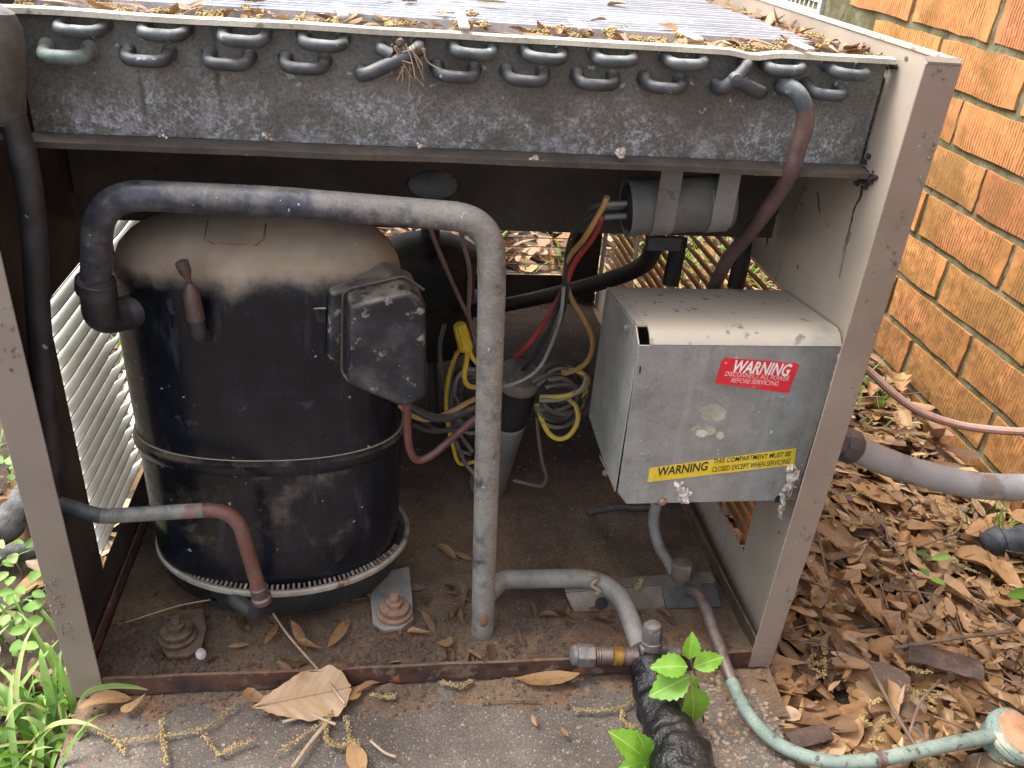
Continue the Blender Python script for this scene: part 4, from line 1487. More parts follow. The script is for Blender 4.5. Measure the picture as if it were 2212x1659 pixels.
tc1, f1, e1 = cover([(755, 655), (880, 632), (922, 660), (925, 866), (872, 884), (752, 826)], TY - 0.004, TY + 0.032, 'cover', 'terminal_cover', comp, 0.0038)
tc1['label'] = 'black terminal cover clipped to the right of the shell'
tc2, f2, e2 = cover([(712, 628), (845, 598), (905, 628), (915, 850), (800, 838), (706, 770)], TY + 0.026, TY + 0.058, 'cover', 'terminal_guard', comp, 0.0034)
mb = MB()
off = e1 * 0.62
mb.tube(fillet([f1[2] + off + V((0.0022, 0, 0.001)), f1[1] + off + V((0.001, 0, 0.0032)), f1[0] + off + V((-0.0024, 0, 0.0026)), f1[5] + off + V((-0.0024, -0.001, 0)), f1[5] + off * 0.8 + V((0.004, -0.002, -0.007))], 0.008, 6), 0.0013, 8)
mb.build('bail_wire', 'copper_dull', comp)
a = P(662, 663, y=0.084)
b_ = P(706, 697, y=0.084)
mb = MB()
mb.box(a.x, b_.x, 0.0825, 0.0925, b_.z, a.z)
mb.build('bracket_tab', 'blackshell', comp, bevel=0.001)
# process tube: stub, crimped copper tip
mb = MB()
s0 = P(452, 728, y=0.086)
s1 = P(432, 722, y=0.070)
s2 = P(424, 690, y=0.069)
mb.tube(fillet([s0, s1, s2], 0.006, 6), 0.0056, 14)
mb.build('process_stub', 'pipe_black', comp)
s3, s4, s5 = P(414, 640, y=0.069), P(410, 612, y=0.069), P(392, 566, y=0.069)
mb = MB()
mb.tube([s2, s3, s3 + (s4 - s3) * 0.35, s4], [0.0066, 0.0060, 0.0052, 0.0024], 14)
mb.tube([s4 - (s5 - s4) * 0.05, s4 + (s5 - s4) * 0.25, s4 + (s5 - s4) * 0.55, s5, s5 + (s5 - s4) * 0.06], [0.0012, 0.0024, 0.0046, 0.0049, 0.003], 12)
mb.build('pinched_copper_tip', 'copper_dull', comp)

# ------------------------------------------------------------------ suction line
suc = thing('suction_pipe', 'thick dusty grey suction pipe looping over the compressor and down in front', 'pipe', P(1042, 1380, y=0.05))
pA = P(268, 668, y=0.098)
pB = P(212, 672, y=0.082)
pC = P(207, 600, y=0.074)
pD = P(212, 418, y=0.064)
pE = P(600, 436, y=0.052)
pF = P(1062, 474, y=0.05)
pG = P(1062, 640, y=0.05)
pH = P(1042, 1372, y=0.052)
RB = 0.0103
mb = MB()
mb.tube(fillet([pC, pD, pE, pF, pG, pH], [0.042, 0.3, 0.046, 0.3], 14), RB, 28, cap=True)
up = mb.build('loop_tube', 'pipe_dusty', suc)
mb = MB()
mb.lathe(pH, (pH - pG), [(RB + 0.0002, -0.012), (RB + 0.0003, -0.002), (0.0090, 0.003), (0.0055, 0.0055), (0.001, 0.0062)], 24)
mb.build('end_cap', 'pipe_dusty', suc)
pp = P(1045, 1340, y=0.052 - RB - 0.0006)
mb = MB()
mb.lathe(pp, (0.1, -1, 0.05), [(0.0045, -0.003), (0.0042, 0.0002), (0.0030, 0.0009), (0.0005, 0.0010)], 16, sx=1.9, ref=(0, 0, 1))
mb.build('bare_copper_patch', 'rustbolt', suc)
mb = MB()
mb.tube(fillet([pC + (pD - pC) * -0.02, pC + V((0, 0, -0.012)), pB + V((0.001, 0.0, -0.006)), pA + V((0, 0.001, -0.004)), pA + V((0.02, 0.012, 0))], [0.01, 0.024, 0.01], 10), 0.0127, 28)
mb.lathe(pC, (pD - pC), [(0.0130, -0.012), (0.0137, -0.010), (0.0137, -0.002), (0.0120, 0.0)], 28)
mb.build('elbow', 'pipe_black', suc)
# branch running right along the pan to the suction service valve
zb = 0.031
q0, q1, q2, q3 = P(1058, 1262, z=zb), P(1110, 1254, z=zb), P(1290, 1252, z=zb), P(1384, 1400, z=0.026)
mb = MB()
mb.tube(fillet([q0 + V((-0.002, -0.012, 0.0)), q0 + V((0.012, 0.006, 0)), q2 + V((0.018, 0.002, 0)), q3], [0.012, 0.045], 12), 0.0090, 24)
mb.build('branch_tube', 'pipe_grey', suc)
ctr = P(1282, 1262, z=zb)
mb = MB()
bt = []
for i in range(15):
    a = -0.4 + 3.0 * i / 14
    bt.append(ctr + V((0.004 * math.sin(i * 0.9), -math.cos(a) * 0.0096, math.sin(a) * 0.0096)))
mb.tube(bt, [0.0008 + 0.0016 * abs(math.sin(i * 0.7)) for i in range(15)], 6)
mb.build('peeling_tape', 'stick', suc)

# ------------------------------------------------------------------ suction service valve
sv = thing('suction_service_valve', 'grey dirty service valve with capped stem and brass threaded port at the rail', 'valve', P(1395, 1420, z=0.0))
vc = P(1402, 1402, z=0.022)
mb = MB()
mb.hexa([vc + V(p_) for p_ in ((-0.013, -0.013, -0.011), (0.016, -0.010, -0.011), (0.015, 0.012, -0.011), (-0.012, 0.012, -0.011))],
        [vc + V(p_) for p_ in ((-0.011, -0.010, 0.011), (0.014, -0.008, 0.009), (0.013, 0.010, 0.010), (-0.010, 0.011, 0.011))])
mb.build('valve_body', 'grey_dirty', sv, bevel=0.0028)
ca = P(1408, 1392, z=0.032)
cb = P(1404, 1352, y=ca.y + 0.012)
mb = MB()
ax = V((-0.05, 0.25, 1))
mb.lathe(ca, ax, [(0.0095, -0.004), (0.0098, 0.004)], 20)
mb.lathe(ca + ax.normalized() * 0.004, ax, [(0.0092, 0), (0.0094, 0.012), (0.0086, 0.0135)], 6, flat=True)
mb.lathe(ca + ax.normalized() * 0.0172, ax, [(0.0086, 0), (0.0078, 0.003), (0.004, 0.0052), (0.001, 0.0058)], 20)
mb.build('stem_cap', 'grey_dirty', sv, bevel=0.0006)
L0 = P(1366, 1418, z=0.022)
L1 = P(1232, 1415, z=0.024)
ax = (L1 - L0)
ln = ax.length
mb = MB()
mb.lathe(L0, ax, [(0.0085, -0.004), (0.0078, ln * 0.12), (0.0068, ln * 0.13), (0.0068, ln * 0.18)], 20)
mb.build('port_neck', 'copper_dull', sv)
mb = MB()
pr_ = [(0.0066, ln * 0.17)]
for i in range(7):
    pr_ += [(0.0084, ln * (0.18 + 0.022 * i)), (0.0074, ln * (0.191 + 0.022 * i))]
mb.lathe(L0, ax, pr_, 20)
mb.build('brass_thread', 'brass', sv)
mb = MB()
mb.lathe(L0, ax, [(0.0078, ln * 0.335), (0.0080, ln * 0.50), (0.0076, ln * 0.52), (0.0084, ln * 0.54), (0.0080, ln * 0.56), (0.0086, ln * 0.58), (0.0080, ln * 0.60), (0.0092, ln * 0.62)], 20)
mb.build('cap_sleeve', 'copper_dull', sv)
mb = MB()
mb.lathe(L0, ax, [(0.0104, ln * 0.62), (0.0106, ln * 0.86), (0.0094, ln * 0.90)], 6, flat=True)
mb.lathe(L0, ax, [(0.0092, ln * 0.895), (0.0086, ln * 0.96), (0.0060, ln * 1.0), (0.001, ln * 1.01)], 18)
mb.build('flare_cap', 'grey_dirty', sv, bevel=0.0007)
R0 = P(1422, 1410, z=0.020)
R1 = P(1462, 1412, z=0.018)
mb = MB()
mb.tube([R0, R1], [0.0070, 0.0066], 16)
mb.lathe(R1, (R1 - R0), [(0.0066, -0.002), (0.0055, 0.002), (0.001, 0.0035)], 16)
mb.build('right_stub', 'grey_dirty', sv)
# wrapped insulation running out to the lawn
b0 = P(1396, 1428, z=0.020)
pts = catmull([b0, P(1416, 1500, z=0.010), P(1448, 1590, z=0.012), P(1478, 1665, z=0.016), P(1520, 1790, z=0.016), P(1570, 1960, z=0.0)], 14)
rs = []
for i, p_ in enumerate(pts):
    t = i / (len(pts) - 1)
    rs.append((0.0155 + 0.0085 * min(1, t * 2.2)) * (1 + 0.10 * mnoise.noise(V((i * 0.31, 4, 0))) + 0.05 * mnoise.noise(V((i * 0.9, 1, 0)))))
mb = MB()
mb.tube(pts, rs, 36, wob=0.22)
one(mb, 'insulated_pipe', 'insulation', 'black plastic wrapped pipe running from the valve across the pad', 'pipe', b0, sharp=60)

# ------------------------------------------------------------------ liquid line valve and tube
lv = thing('liquid_service_valve', 'small brown service valve with a big hex cap under the control box', 'valve', P(1480, 1290, z=0.0))
cc = P(1474, 1236, z=0.034)
mb = MB()
ax = V((-0.04, 0.15, 1))
mb.lathe(cc - V((0, 0, 0.022)), ax, [(0.0075, 0), (0.0078, 0.006), (0.0066, 0.008), (0.0085, 0.010), (0.0090, 0.017)], 18)
mb.build('valve_body', 'valve_brown', lv)
mb = MB()
mb.lathe(cc - V((0, 0, 0.006)), ax, [(0.0112, 0), (0.0116, 0.014), (0.0104, 0.0165), (0.006, 0.0172)], 6, flat=True)
mb.build('hex_cap', 'valve_brown', lv, bevel=0.0008)
mb = MB()
mb.tube(catmull([P(1418, 1086, y=0.16), P(1412, 1130, y=0.155), P(1424, 1180, y=0.14), P(1448, 1222, y=0.115), cc - V((0.003, 0, 0.016))], 8), 0.0058, 14)
mb.build('inlet_tube', 'pipe_grey', lv)
ll = thing('liquid_tube', 'thin copper tube turning mint green as it runs out over the leaves', 'pipe', P(1600, 1500, z=-0.01))
tp_ = [cc + V((0.004, -0.004, -0.020)), P(1512, 1290, z=0.030), P(1545, 1375, z=0.030), P(1580, 1470, z=0.024), P(1622, 1550, z=0.016), P(1690, 1612, z=0.010), P(1790, 1645, z=0.009), P(1900, 1640, z=0.010), P(2030, 1612, z=0.012), P(2150, 1588, z=0.014)]
full = catmull(tp_, 10)
cut = 30
mb = MB()
mb.tube(full[:cut + 1], 0.0056, 16)
mb.build('brown_length', 'copper_dull', ll)
mb = MB()
mb.tube(full[cut:], [0.0055 + 0.0006 * (i / 60) for i in range(len(full) - cut)], 16)
mb.build('verdigris_length', 'verdigris', ll)
ia = full[cut + 40]
da = (full[cut + 41] - full[cut + 40])
mb = MB()
mb.lathe(ia, da, [(0.0060, -0.004), (0.0071, -0.003), (0.0064, 0.0), (0.0071, 0.003), (0.0060, 0.004)], 16)
mb.build('joint_collar', 'copper_dull', ll)
fc = P(2186, 1592, z=0.010)
fit = thing('flare_fitting', 'round pale green fitting with an orange copper face at the end of the tube', 'fitting', fc)
ax = V((0.22, -0.28, 0.93))
mb = MB()
mb.lathe(fc - ax.normalized() * 0.022, ax, [(0.0130, 0), (0.0195, 0.006), (0.0215, 0.018), (0.0235, 0.0205), (0.0235, 0.024), (0.0222, 0.0255), (0.0235, 0.027), (0.0222, 0.030), (0.0198, 0.0312)], 32)
mb.build('fitting_body', 'verdigris', fit)
mb = MB()
mb.lathe(fc + ax.normalized() * 0.009, ax, [(0.0190, 0), (0.0188, 0.0012), (0.014, 0.0020), (0.001, 0.0023)], 28)
mb.build('copper_face', 'orange_face', fit)
# channel bracket on the pan floor
mb = MB()
ba, bb = P(1232, 1322, z=0.004), P(1520, 1312, z=0.004)
bc, bd_ = P(1550, 1256, z=0.018), P(1236, 1286, z=0.018)
t0, t1 = P(1240, 1322, z=0.005), P(1555, 1310, z=0.005)
u0, u1 = P(1222, 1284, z=0.022), P(1545, 1258, z=0.022)
th = V((0, 0.0016, 0.0008))
mb.hexa([t0, t1, t1 + th, t0 + th], [u0, u1, u1 + th, u0 + th])
mb.hexa([u0 + th, u1 + th, u1 + V((0, 0.016, -0.001)), u0 + V((0, 0.016, -0.001))], [u0 + th + V((0, 0, 0.0014)), u1 + th + V((0, 0, 0.0014)), u1 + V((0, 0.016, 0.0004)), u0 + V((0, 0.016, 0.0004))])
brk = thing('valve_bracket', 'short dusty sheet metal angle with a round hole behind the lower pipe', 'bracket', t0)
mb.build('angle', 'bracket', brk, bevel=0.0004)
hc = P(1305, 1304, y=t0.y + 0.004)
mb = MB()
nrm_ = (u0 - t0).cross(t1 - t0).normalized() * -1
hq = t0 + (t1 - t0) * 0.205 + (u0 - t0) * 0.42 + V((0, -0.0004, 0.0003))
mb.lathe(hq, V((0, -1, 0.55)), [(0.0005, 0.0), (0.0062, 0.0), (0.0062, 0.0003), (0.0005, 0.0003)], 20)
mb.build('hole', 'darkrubber', brk)
sa, sb_ = t0 + (t1 - t0) * 0.62, u0 + (u1 - u0) * 0.63
mb = MB()
dv = V((0, -0.0004, 0.0003))
mb.hexa([sa + dv, t1 + dv, u1 + dv, sb_ + dv][::-1], [sa + dv * 5, t1 + dv * 5, u1 + dv * 5, sb_ + dv * 5][::-1])
mb.build('clamp_plate', 'pipe_black', brk, bevel=0.0003)

# ------------------------------------------------------------------ discharge tube, lower left
dt = thing('discharge_tube', 'thin tarnished copper tube bending down to the compressor foot at lower left', 'pipe', P(560, 1300, y=0.05))
d0, d1, d2, d3 = P(120, 1085, y=0.040), P(215, 1116, y=0.040), P(508, 1098, y=0.038), P(561, 1278, y=0.036)
pts = fillet([d0, d1, d2, d3], [0.03, 0.026], 10)
mb = MB()
mb.tube(pts[:8], 0.0060, 16)
mb.build('dark_length', 'pipe_teal', dt)
mb = MB()
mb.tube(pts[7:13], 0.0060, 16)
mb.build('patina_length', 'patina', dt)
mb = MB()
mb.tube(pts[12:], 0.0060, 16)
mb.build('copper_length', 'copper_red', dt)
mb = MB()
mb.lathe(d3, (d3 - d2), [(0.0066, -0.006), (0.0074, -0.005), (0.0072, 0.003), (0.0068, 0.0045), (0.0085, 0.006), (0.0085, 0.010), (0.006, 0.0115)], 18)
mb.build('coupling', 'copper_dull', dt)
e0 = P(561, 1300, y=0.036)
mb = MB()
mb.tube(fillet([e0, P(552, 1326, y=0.040), P(508, 1296, y=0.058), P(500, 1286, y=0.075)], [0.004, 0.008], 6), [0.0068] * 9 + [0.0066] * 7, 14)
mb.build('elbow', 'pipe_black', dt)

# ------------------------------------------------------------------ control box
BX0, BX1, BY0, BY1 = 0.4175, XR - 0.002, 0.030, 0.142
BZ0, BZT = 0.168, 0.3165
box = thing('control_box', 'galvanised control box with red and yellow warning stickers beside the right post', 'control box', (0.5, 0.07, BZ0))
mb = MB()
th = 0.0012
# front door: tray with folded bottom corner
mb.prism([(BX0 + 0.002, BY0, BZ0 + 0.012), (BX0 + 0.011, BY0, BZ0), (BX1 - 0.001, BY0, BZ0 + 0.001), (BX1, BY0, BZT), (BX0, BY0, BZT)], (0, th, 0))
fd = mb.build('front_cover', 'galv', box, bevel=0.0004)
mb = MB()
# lid: sloping front strip, flat top
lid = [(BY0 - 0.0004, BZT + 0.0008), (BY0 + 0.006, BZT + 0.0075), (BY0 + 0.013, BZT + 0.0102), (BY1, BZT - 0.0020), (BY1, BZT - 0.0033), (BY0 + 0.013, BZT + 0.0088), (BY0 + 0.007, BZT + 0.0064), (BY0 + 0.001, BZT + 0.0006)]
mb.hexa([V((BX0 + 0.008, y, z)) for y, z in lid], [V((BX1, y, z)) for y, z in lid])
lid2 = lid[2:6]
mb.hexa([V((BX0 + 0.0002, y, z)) for y, z in [(BY0 + 0.013, BZT + 0.0102), (BY1, BZT - 0.0020), (BY1, BZT - 0.0033), (BY0 + 0.013, BZT + 0.0088)]],
        [V((BX0 + 0.0079, y, z)) for y, z in [(BY0 + 0.013, BZT + 0.0102), (BY1, BZT - 0.0020), (BY1, BZT - 0.0033), (BY0 + 0.013, BZT + 0.0088)]])
mb.build('lid', 'galv', box, sharp=50)
mb = MB()
side = [(BY0 + 0.0014, BZ0 + 0.012), (BY0 + 0.0014, BZT + 0.0005), (BY0 + 0.014, BZT + 0.0086), (BY1, BZT - 0.0040), (BY1, BZ0 + 0.016), (BY0 + 0.045, BZ0 + 0.0125)]
mb.hexa([V((BX0 - 0.0006, y, z)) for y, z in side], [V((BX0 + 0.0006, y, z)) for y, z in side])
mb.build('left_side', 'galv', box, bevel=0.0003)
mb = MB()
mb.box(BX0 + 0.001, BX1, BY1 - 0.001, BY1, BZ0 + 0.017, BZT - 0.0036)
mb.box(BX0 + 0.012, BX1, BY0 + 0.0014, BY1 - 0.0012, BZ0 + 0.0145, BZ0 + 0.0157)
mb.build('back_and_floor', 'galv', box)
mb = MB()
sl0 = [P(1296, 985, x=BX0 - 0.0012), P(1328, 1052, x=BX0 - 0.0012)]
mb.tube(sl0, 0.0009, 6)
mb.build('folded_seam', 'rustbolt', box)
mb = MB()
mb.tube([P(1371, 690, x=BX0 - 0.001), P(1366, 722, x=BX0 - 0.001)], 0.0006, 6)
mb.build('folded_seam', 'rustbolt', box)


def screw(name, c, ax, r, m, par):
    b = MB()
    b.lathe(c, ax, [(r * 1.35, 0), (r * 1.35, r * 0.25), (r, r * 0.3), (r, r * 1.0), (r * 0.8, r * 1.15)], 6, flat=True)
    b.lathe(c + V(ax).normalized() * r * 1.15, ax, [(r * 0.55, 0), (r * 0.5, r * 0.12)], 10)
    return b.build(name, m, par)


screw('screw', P(1430, 1082, y=BY0), (0, -1, 0.05), 0.0030, 'rustbolt', box)
screw('screw', P(1357, 709, x=BX0 - 0.0006), (-1, 0, 0), 0.0030, 'strap', box)
screw('screw', P(1310, 1022, x=BX0 - 0.0006), (-1, 0, 0), 0.0026, 'strap', box)
for (px, py, r_, ax_, pl_) in ((1391, 799, 0.0022, (-1, 0, 0), dict(x=BX0 - 0.0007)), (1680, 1078, 0.0026, (0, -1, 0), dict(y=BY0 - 0.0001))):
    mb = MB()
    c = P(px - (8 if 'x' in pl_ else 0), py, **pl_)
    mb.lathe(c, ax_, [(0.0003, 0), (r_, 0), (r_, 0.0002), (0.0003, 0.0002)], 14, sx=1.5)
    mb.build('screw_hole', 'darkrubber', box)


# stickers
def sticker(poly_px, m, name, label, par, dy):
    b = MB()
    f_ = [P(*q, y=BY0 - dy) for q in poly_px]
    b.prism(f_, (0, dy - 0.0001, 0))
    o_ = b.build(name, m, par, sharp=0)
    o_['label'] = label
    return o_, f_


rl, rf = sticker([(1545, 828), (1559, 780), (1567, 773), (1722, 785), (1726, 790), (1704, 848), (1699, 849)], 'label_red', 'warning_label', 'red parallelogram warning sticker', box, 0.0005)
N_ = (0, -0.00025, 0)


def ln(pa, pb, s, m, name, par, dy, sz_px, shear=0.0, bold=0.0):
    """one printed line from pixel pa to pb (baseline ends), cap height sz_px"""
    a, b = P(*pa, y=BY0 - dy), P(*pb, y=BY0 - dy)
    xd = (b - a)
    L = xd.length
    xd.normalize()
    zd = V((-xd.z, 0, xd.x))
    mid = ((pa[0] + pb[0]) / 2, (pa[1] + pb[1]) / 2)
    hgt = (P(mid[0], mid[1] - sz_px, y=BY0 - dy) - P(*mid, y=BY0 - dy)).length
    o_ = text(par, name, s, m, hgt / 0.70, a, xd, zd, N_, shear, bold)
    base_ = wbase(par)
    xs = [(v.co + base_ - a).dot(xd) for v in o_.data.vertices]
    k = L / max(xs)
    for v in o_.data.vertices:
        r = v.co + base_ - a
        t = r.dot(xd)
        v.co = v.co + xd * (t * k - t)
    return o_


ln((1578, 803), (1704, 812), 'WARNING', 'ink_white', 'lettering', rl, 0.0005, 25, 0.22, 0.0004)
ln((1564, 811), (1702, 823), 'DISCONNECT ALL POWER', 'ink_pink', 'lettering', rl, 0.0005, 9.5, 0.15, 0.0)
ln((1577, 825), (1680, 833), 'BEFORE SERVICING', 'ink_pink', 'lettering', rl, 0.0005, 9.5, 0.15, 0.0)
yl, yf = sticker([(1398, 1042), (1404, 1012), (1720, 969), (1716, 1004)], 'label_yellow', 'caution_label', 'long yellow warning strip sticker', box, 0.0005)
ln((1419, 1028), (1529, 1015), 'WARNING', 'ink_black', 'lettering', yl, 0.0005, 18, 0.16, 0.00022)
ln((1540, 1001.5), (1708, 984.5), 'THIS COMPARTMENT MUST BE', 'ink_black', 'lettering', yl, 0.0005, 10, 0.12, 0.00004)
ln((1537, 1019.5), (1706, 1001), 'CLOSED EXCEPT WHEN SERVICING', 'ink_black', 'lettering', yl, 0.0005, 10.5, 0.12, 0.00004)
# remains of a scraped off label, paper scraps and chalky cocoons
random.seed(21)


def blob_patch(name, m, cpx, rpx, par, dy, n=30, jag=0.12, h=0.0006):
    pts_ = []
    for i in range(n):
        a = 2 * math.pi * i / n
        r = 1 + jag * mnoise.noise(V((math.cos(a) * 2.2 + cpx[0], math.sin(a) * 2.2, 0.3))) * 1.6
        pts_.append(P(cpx[0] + rpx[0] * r * math.cos(a), cpx[1] - rpx[1] * r * math.sin(a), y=BY0 - dy))
    b = MB()
    b.prism(pts_[::-1], (0, dy - 0.0001, 0))
    return b.build(name, m, par, sharp=0)


for (c, r_, m_) in (((1540, 893), (30, 20), 'residue'), ((1520, 930), (26, 12), 'residue'), ((1516, 937), (12, 8), 'paperbit'), ((1556, 941), (9, 8), 'paperbit')):
    blob_patch('label_residue', m_, c, r_, box, 0.0002 if m_ == 'residue' else 0.0005)


def cocoon(name, pxs, rs_, par):
    b = MB()
    for (q, r_) in zip(pxs, rs_):
        for k in range(9):
            c = P(q[0] + rnd(-1, 1) * r_ * 1700, q[1] + rnd(-1, 1) * r_ * 2600, y=BY0 - rnd(-0.001, 0.0015))
            rr = r_ * rnd(0.3, 1.0)
            o_ = len(b.v)
            b.lathe(c, (rnd(-0.4, 0.4), rnd(-0.5, 0.5), rnd(-1, 1)), [(0.0001, -rr * 1.5), (rr * 0.5, -rr), (rr * 0.7, -rr * 0.2), (rr * 0.62, rr * 0.6), (rr * 0.3, rr * 1.3), (0.0001, rr * 1.7)], 8)
            for i in range(o_, len(b.v)):
                p_ = b.v[i]
                b.v[i] = p_ + (p_ - c) * 0.7 * mnoise.noise(p_ * 500)
    return kind(b.build(name, 'nestmud', par), 'stuff')


cocoon('dried_mud_nest', [(1470, 1052), (1478, 1066), (1485, 1075), (1462, 1045)], [0.0034, 0.0042, 0.0036, 0.0022], box)
cocoon('dried_mud_nest', [(1712, 1020), (1706, 1042), (1700, 1060), (1694, 1078), (1690, 1098), (1686, 1115)], [0.0050, 0.0052, 0.0044, 0.0036, 0.0026, 0.0017], box)
cocoon('dried_mud_nest', [(1812, 770), (1805, 800), (1800, 830), (1792, 858)], [0.0022, 0.0026, 0.0026, 0.0020], box)

# ------------------------------------------------------------------ capacitors, motor, hose
SY = 0.105
stc = thing('start_capacitor', 'grey horizontal capacitor can strapped under the coil at upper right', 'capacitor', P(1460, 450, y=SY))
c0, c1 = P(1352, 449, y=SY), P(1578, 436, y=SY)
ax = c1 - c0
Lc = ax.length
RC = 0.0215
mb = MB()
mb.lathe(c0, ax, [(RC * 0.82, 0.004), (RC * 0.98, 0.0035), (RC * 1.03, 0.0), (RC * 1.03, 0.003), (RC, 0.005), (RC, Lc * 0.94), (RC * 0.95, Lc * 0.985), (RC * 0.82, Lc)], 36)
mb.build('can', 'grey_can', stc)
for t in (0.20, 0.74):
    mb = MB()
    c = c0 + ax * t
    rot_pts = []
    axn = ax.normalized()
    u = (V((0, 0, 1)) - axn * axn.z).normalized()
    v = axn.cross(u)
    n = 26
    vs, fs = [], []
    for i in range(n + 1):
        a = -math.pi * 0.75 + (math.pi * 1.5) * i / n + math.pi
        for (dx, rr) in ((0, RC * 1.005), (0, RC * 1.05), (0.0165, RC * 1.05), (0.0165, RC * 1.005)):
            vs.append(c + axn * dx + (u * math.cos(a) + v * math.sin(a)) * rr)
    for i in range(n):
        for j in range(4):
            k = (j + 1) % 4
            fs.append((i * 4 + j, i * 4 + k, (i + 1) * 4 + k, (i + 1) * 4 + j))
    mb.add(vs, fs)
    top = V((c.x + 0.0005, c.y - 0.004, c.z + 0.006))
    mb.box(c.x, c.x + 0.0165, c.y - RC * 1.05, c.y - RC * 1.05 + 0.001, c.z + 0.001, 0.4402)
    mb.build('strap', 'strap', stc)
mb = MB()
mb.lathe(c0 + axn * 0.0005, -axn, [(RC * 0.80, -0.002), (RC * 0.80, 0.0008), (RC * 0.62, 0.0012)], 30)
mb.build('end_disc', 'darkrubber', stc)
mb = MB()
for (dz, dyy) in ((0.005, -0.004), (-0.005, -0.004), (0.0, 0.004)):
    mb.tube([c0 + V((0, dyy, dz)), c0 - axn * 0.017 + V((0, dyy, dz))], 0.0024, 8)
mb.build('terminal', 'strap', stc)
# oval can hanging behind the big pipe
oc = thing('oval_capacitor', 'dusty dark oval can mounted under the coil behind the big pipe', 'capacitor', P(935, 400, y=0.11))
o0 = P(935, 402, y=0.10)
mb = MB()
mb.lathe(o0, (0, -0.75, 0.5), [(0.0190, -0.05), (0.0190, 0.0), (0.0178, 0.004), (0.0120, 0.006), (0.001, 0.0065)], 30, sx=0.62)
mb.build('can', 'oval', oc)
mb = MB()
mb.lathe(o0, (0, -0.75, 0.5), [(0.0205, -0.012), (0.0212, -0.010), (0.0212, -0.006), (0.0196, -0.004)], 30, sx=0.64)
mb.build('band', 'darkrubber', oc)
# fan motor in the back
fm = thing('fan_motor', 'dark round fan motor standing behind the compressor', 'motor', (0.285, 0.53, 0.06))
mc = V((0.283, 0.52, 0.0))
mb = MB()
mb.lathe(mc, (0, 0, 1), [(0.058, 0.065), (0.060, 0.07), (0.060, 0.128), (0.066, 0.130), (0.066, 0.138), (0.060, 0.140), (0.060, 0.185), (0.066, 0.188), (0.066, 0.196), (0.055, 0.204), (0.03, 0.214), (0.012, 0.216), (0.012, 0.30)], 40)
mb.build('motor_body', 'dark', fm)
mb = MB()
for a in range(10):
    t = 2 * math.pi * a / 10
    c = mc + V((0.0602 * math.cos(t), 0.0602 * math.sin(t), 0.147))
    tt = V((-math.sin(t), math.cos(t), 0)) * 0.007
    nn_ = V((math.cos(t), math.sin(t), 0)) * 0.0008
    mb.hexa([c - tt, c + tt, c + tt + nn_, c - tt + nn_], [c - tt + V((0, 0, 0.03)), c + tt + V((0, 0, 0.03)), c + tt + nn_ + V((0, 0, 0.03)), c - tt + nn_ + V((0, 0, 0.03))])
mb.build('vent_slot', 'darkrubber', fm)
for t in (0.6, 2.7, 4.8):
    mb = MB()
    mb.tube([mc + V((0.05 * math.cos(t), 0.05 * math.sin(t), 0.07)), mc + V((0.085 * math.cos(t), 0.085 * math.sin(t), 0.004))], 0.006, 8)
    mb.build('leg', 'dark', fm)
# thick black hose from under the capacitor to the left
hs_ = thing('black_hose', 'thick black hose curving down behind the red wire', 'hose', P(1300, 600, y=0.26))
mb = MB()
mb.tube(catmull([P(1416, 500, y=0.14), P(1412, 535, y=0.18), P(1385, 575, y=0.23), P(1310, 606, y=0.29), P(1200, 635, y=0.36), P(1110, 655, y=0.42), P(1020, 672, y=0.48)], 10), 0.0085, 14)
mb.build('hose', 'darkrubber', hs_)
mb = MB()
ha, hb = P(1402, 512, y=0.13), P(1468, 542, y=0.13)
mb.box(ha.x, hb.x, 0.129, 0.133, hb.z, ha.z)
mb.build('clamp_plate', 'dark', hs_)
# run capacitor: black tilted cylinder
rc = thing('run_capacitor', 'black cylindrical capacitor leaning behind the vertical pipe with dusty grey cap', 'capacitor', P(1050, 1060, z=0.004))
rb = P(1052, 1050, z=0.022)
rt = P(1124, 806, y=0.20)
ax = rt - rb
Lr = ax.length
mb = MB()
mb.lathe(rb, ax, [(0.0165, -0.004), (0.0195, 0.0), (0.0205, 0.004), (0.0205, Lr * 0.60), (0.0212, Lr * 0.61), (0.0212, Lr * 0.63), (0.0205, Lr * 0.64)], 32)
mb.build('lower_can', 'pipe_grey', rc)
mb = MB()
mb.lathe(rb, ax, [(0.0206, Lr * 0.642), (0.0214, Lr * 0.65), (0.0214, Lr * 0.71), (0.0208, Lr * 0.72), (0.0208, Lr * 0.93)], 32)
mb.build('black_sleeve', 'darkrubber', rc)
mb = MB()
mb.lathe(rb, ax, [(0.0218, Lr * 0.93), (0.0222, Lr * 0.94), (0.0222, Lr * 0.985), (0.0206, Lr), (0.001, Lr + 0.0006)], 32)
mb.build('cap', 'bracket', rc)
mb = MB()
axn = ax.normalized()
u = (V((1, 0, 0)) - axn * axn.x).normalized()
v = axn.cross(u)
c = rt + axn * 0.0012
for k in (-0.006, 0.004):
    mb.tube([c + v * -0.017 + u * (k - 0.006), c + v * 0.017 + u * (k + 0.006)], 0.0012, 6)
mb.build('ridge', 'bracket', rc)


# ------------------------------------------------------------------ wiring
def wire(name, m, label, pts_, r=0.0026, k=8, cat='wire', group=None):
    b = MB()
    r *= 0.82
    b.tube(catmull(pts_, k), r, 8)
    return one(b, name, m, label, cat, pts_[0], group)


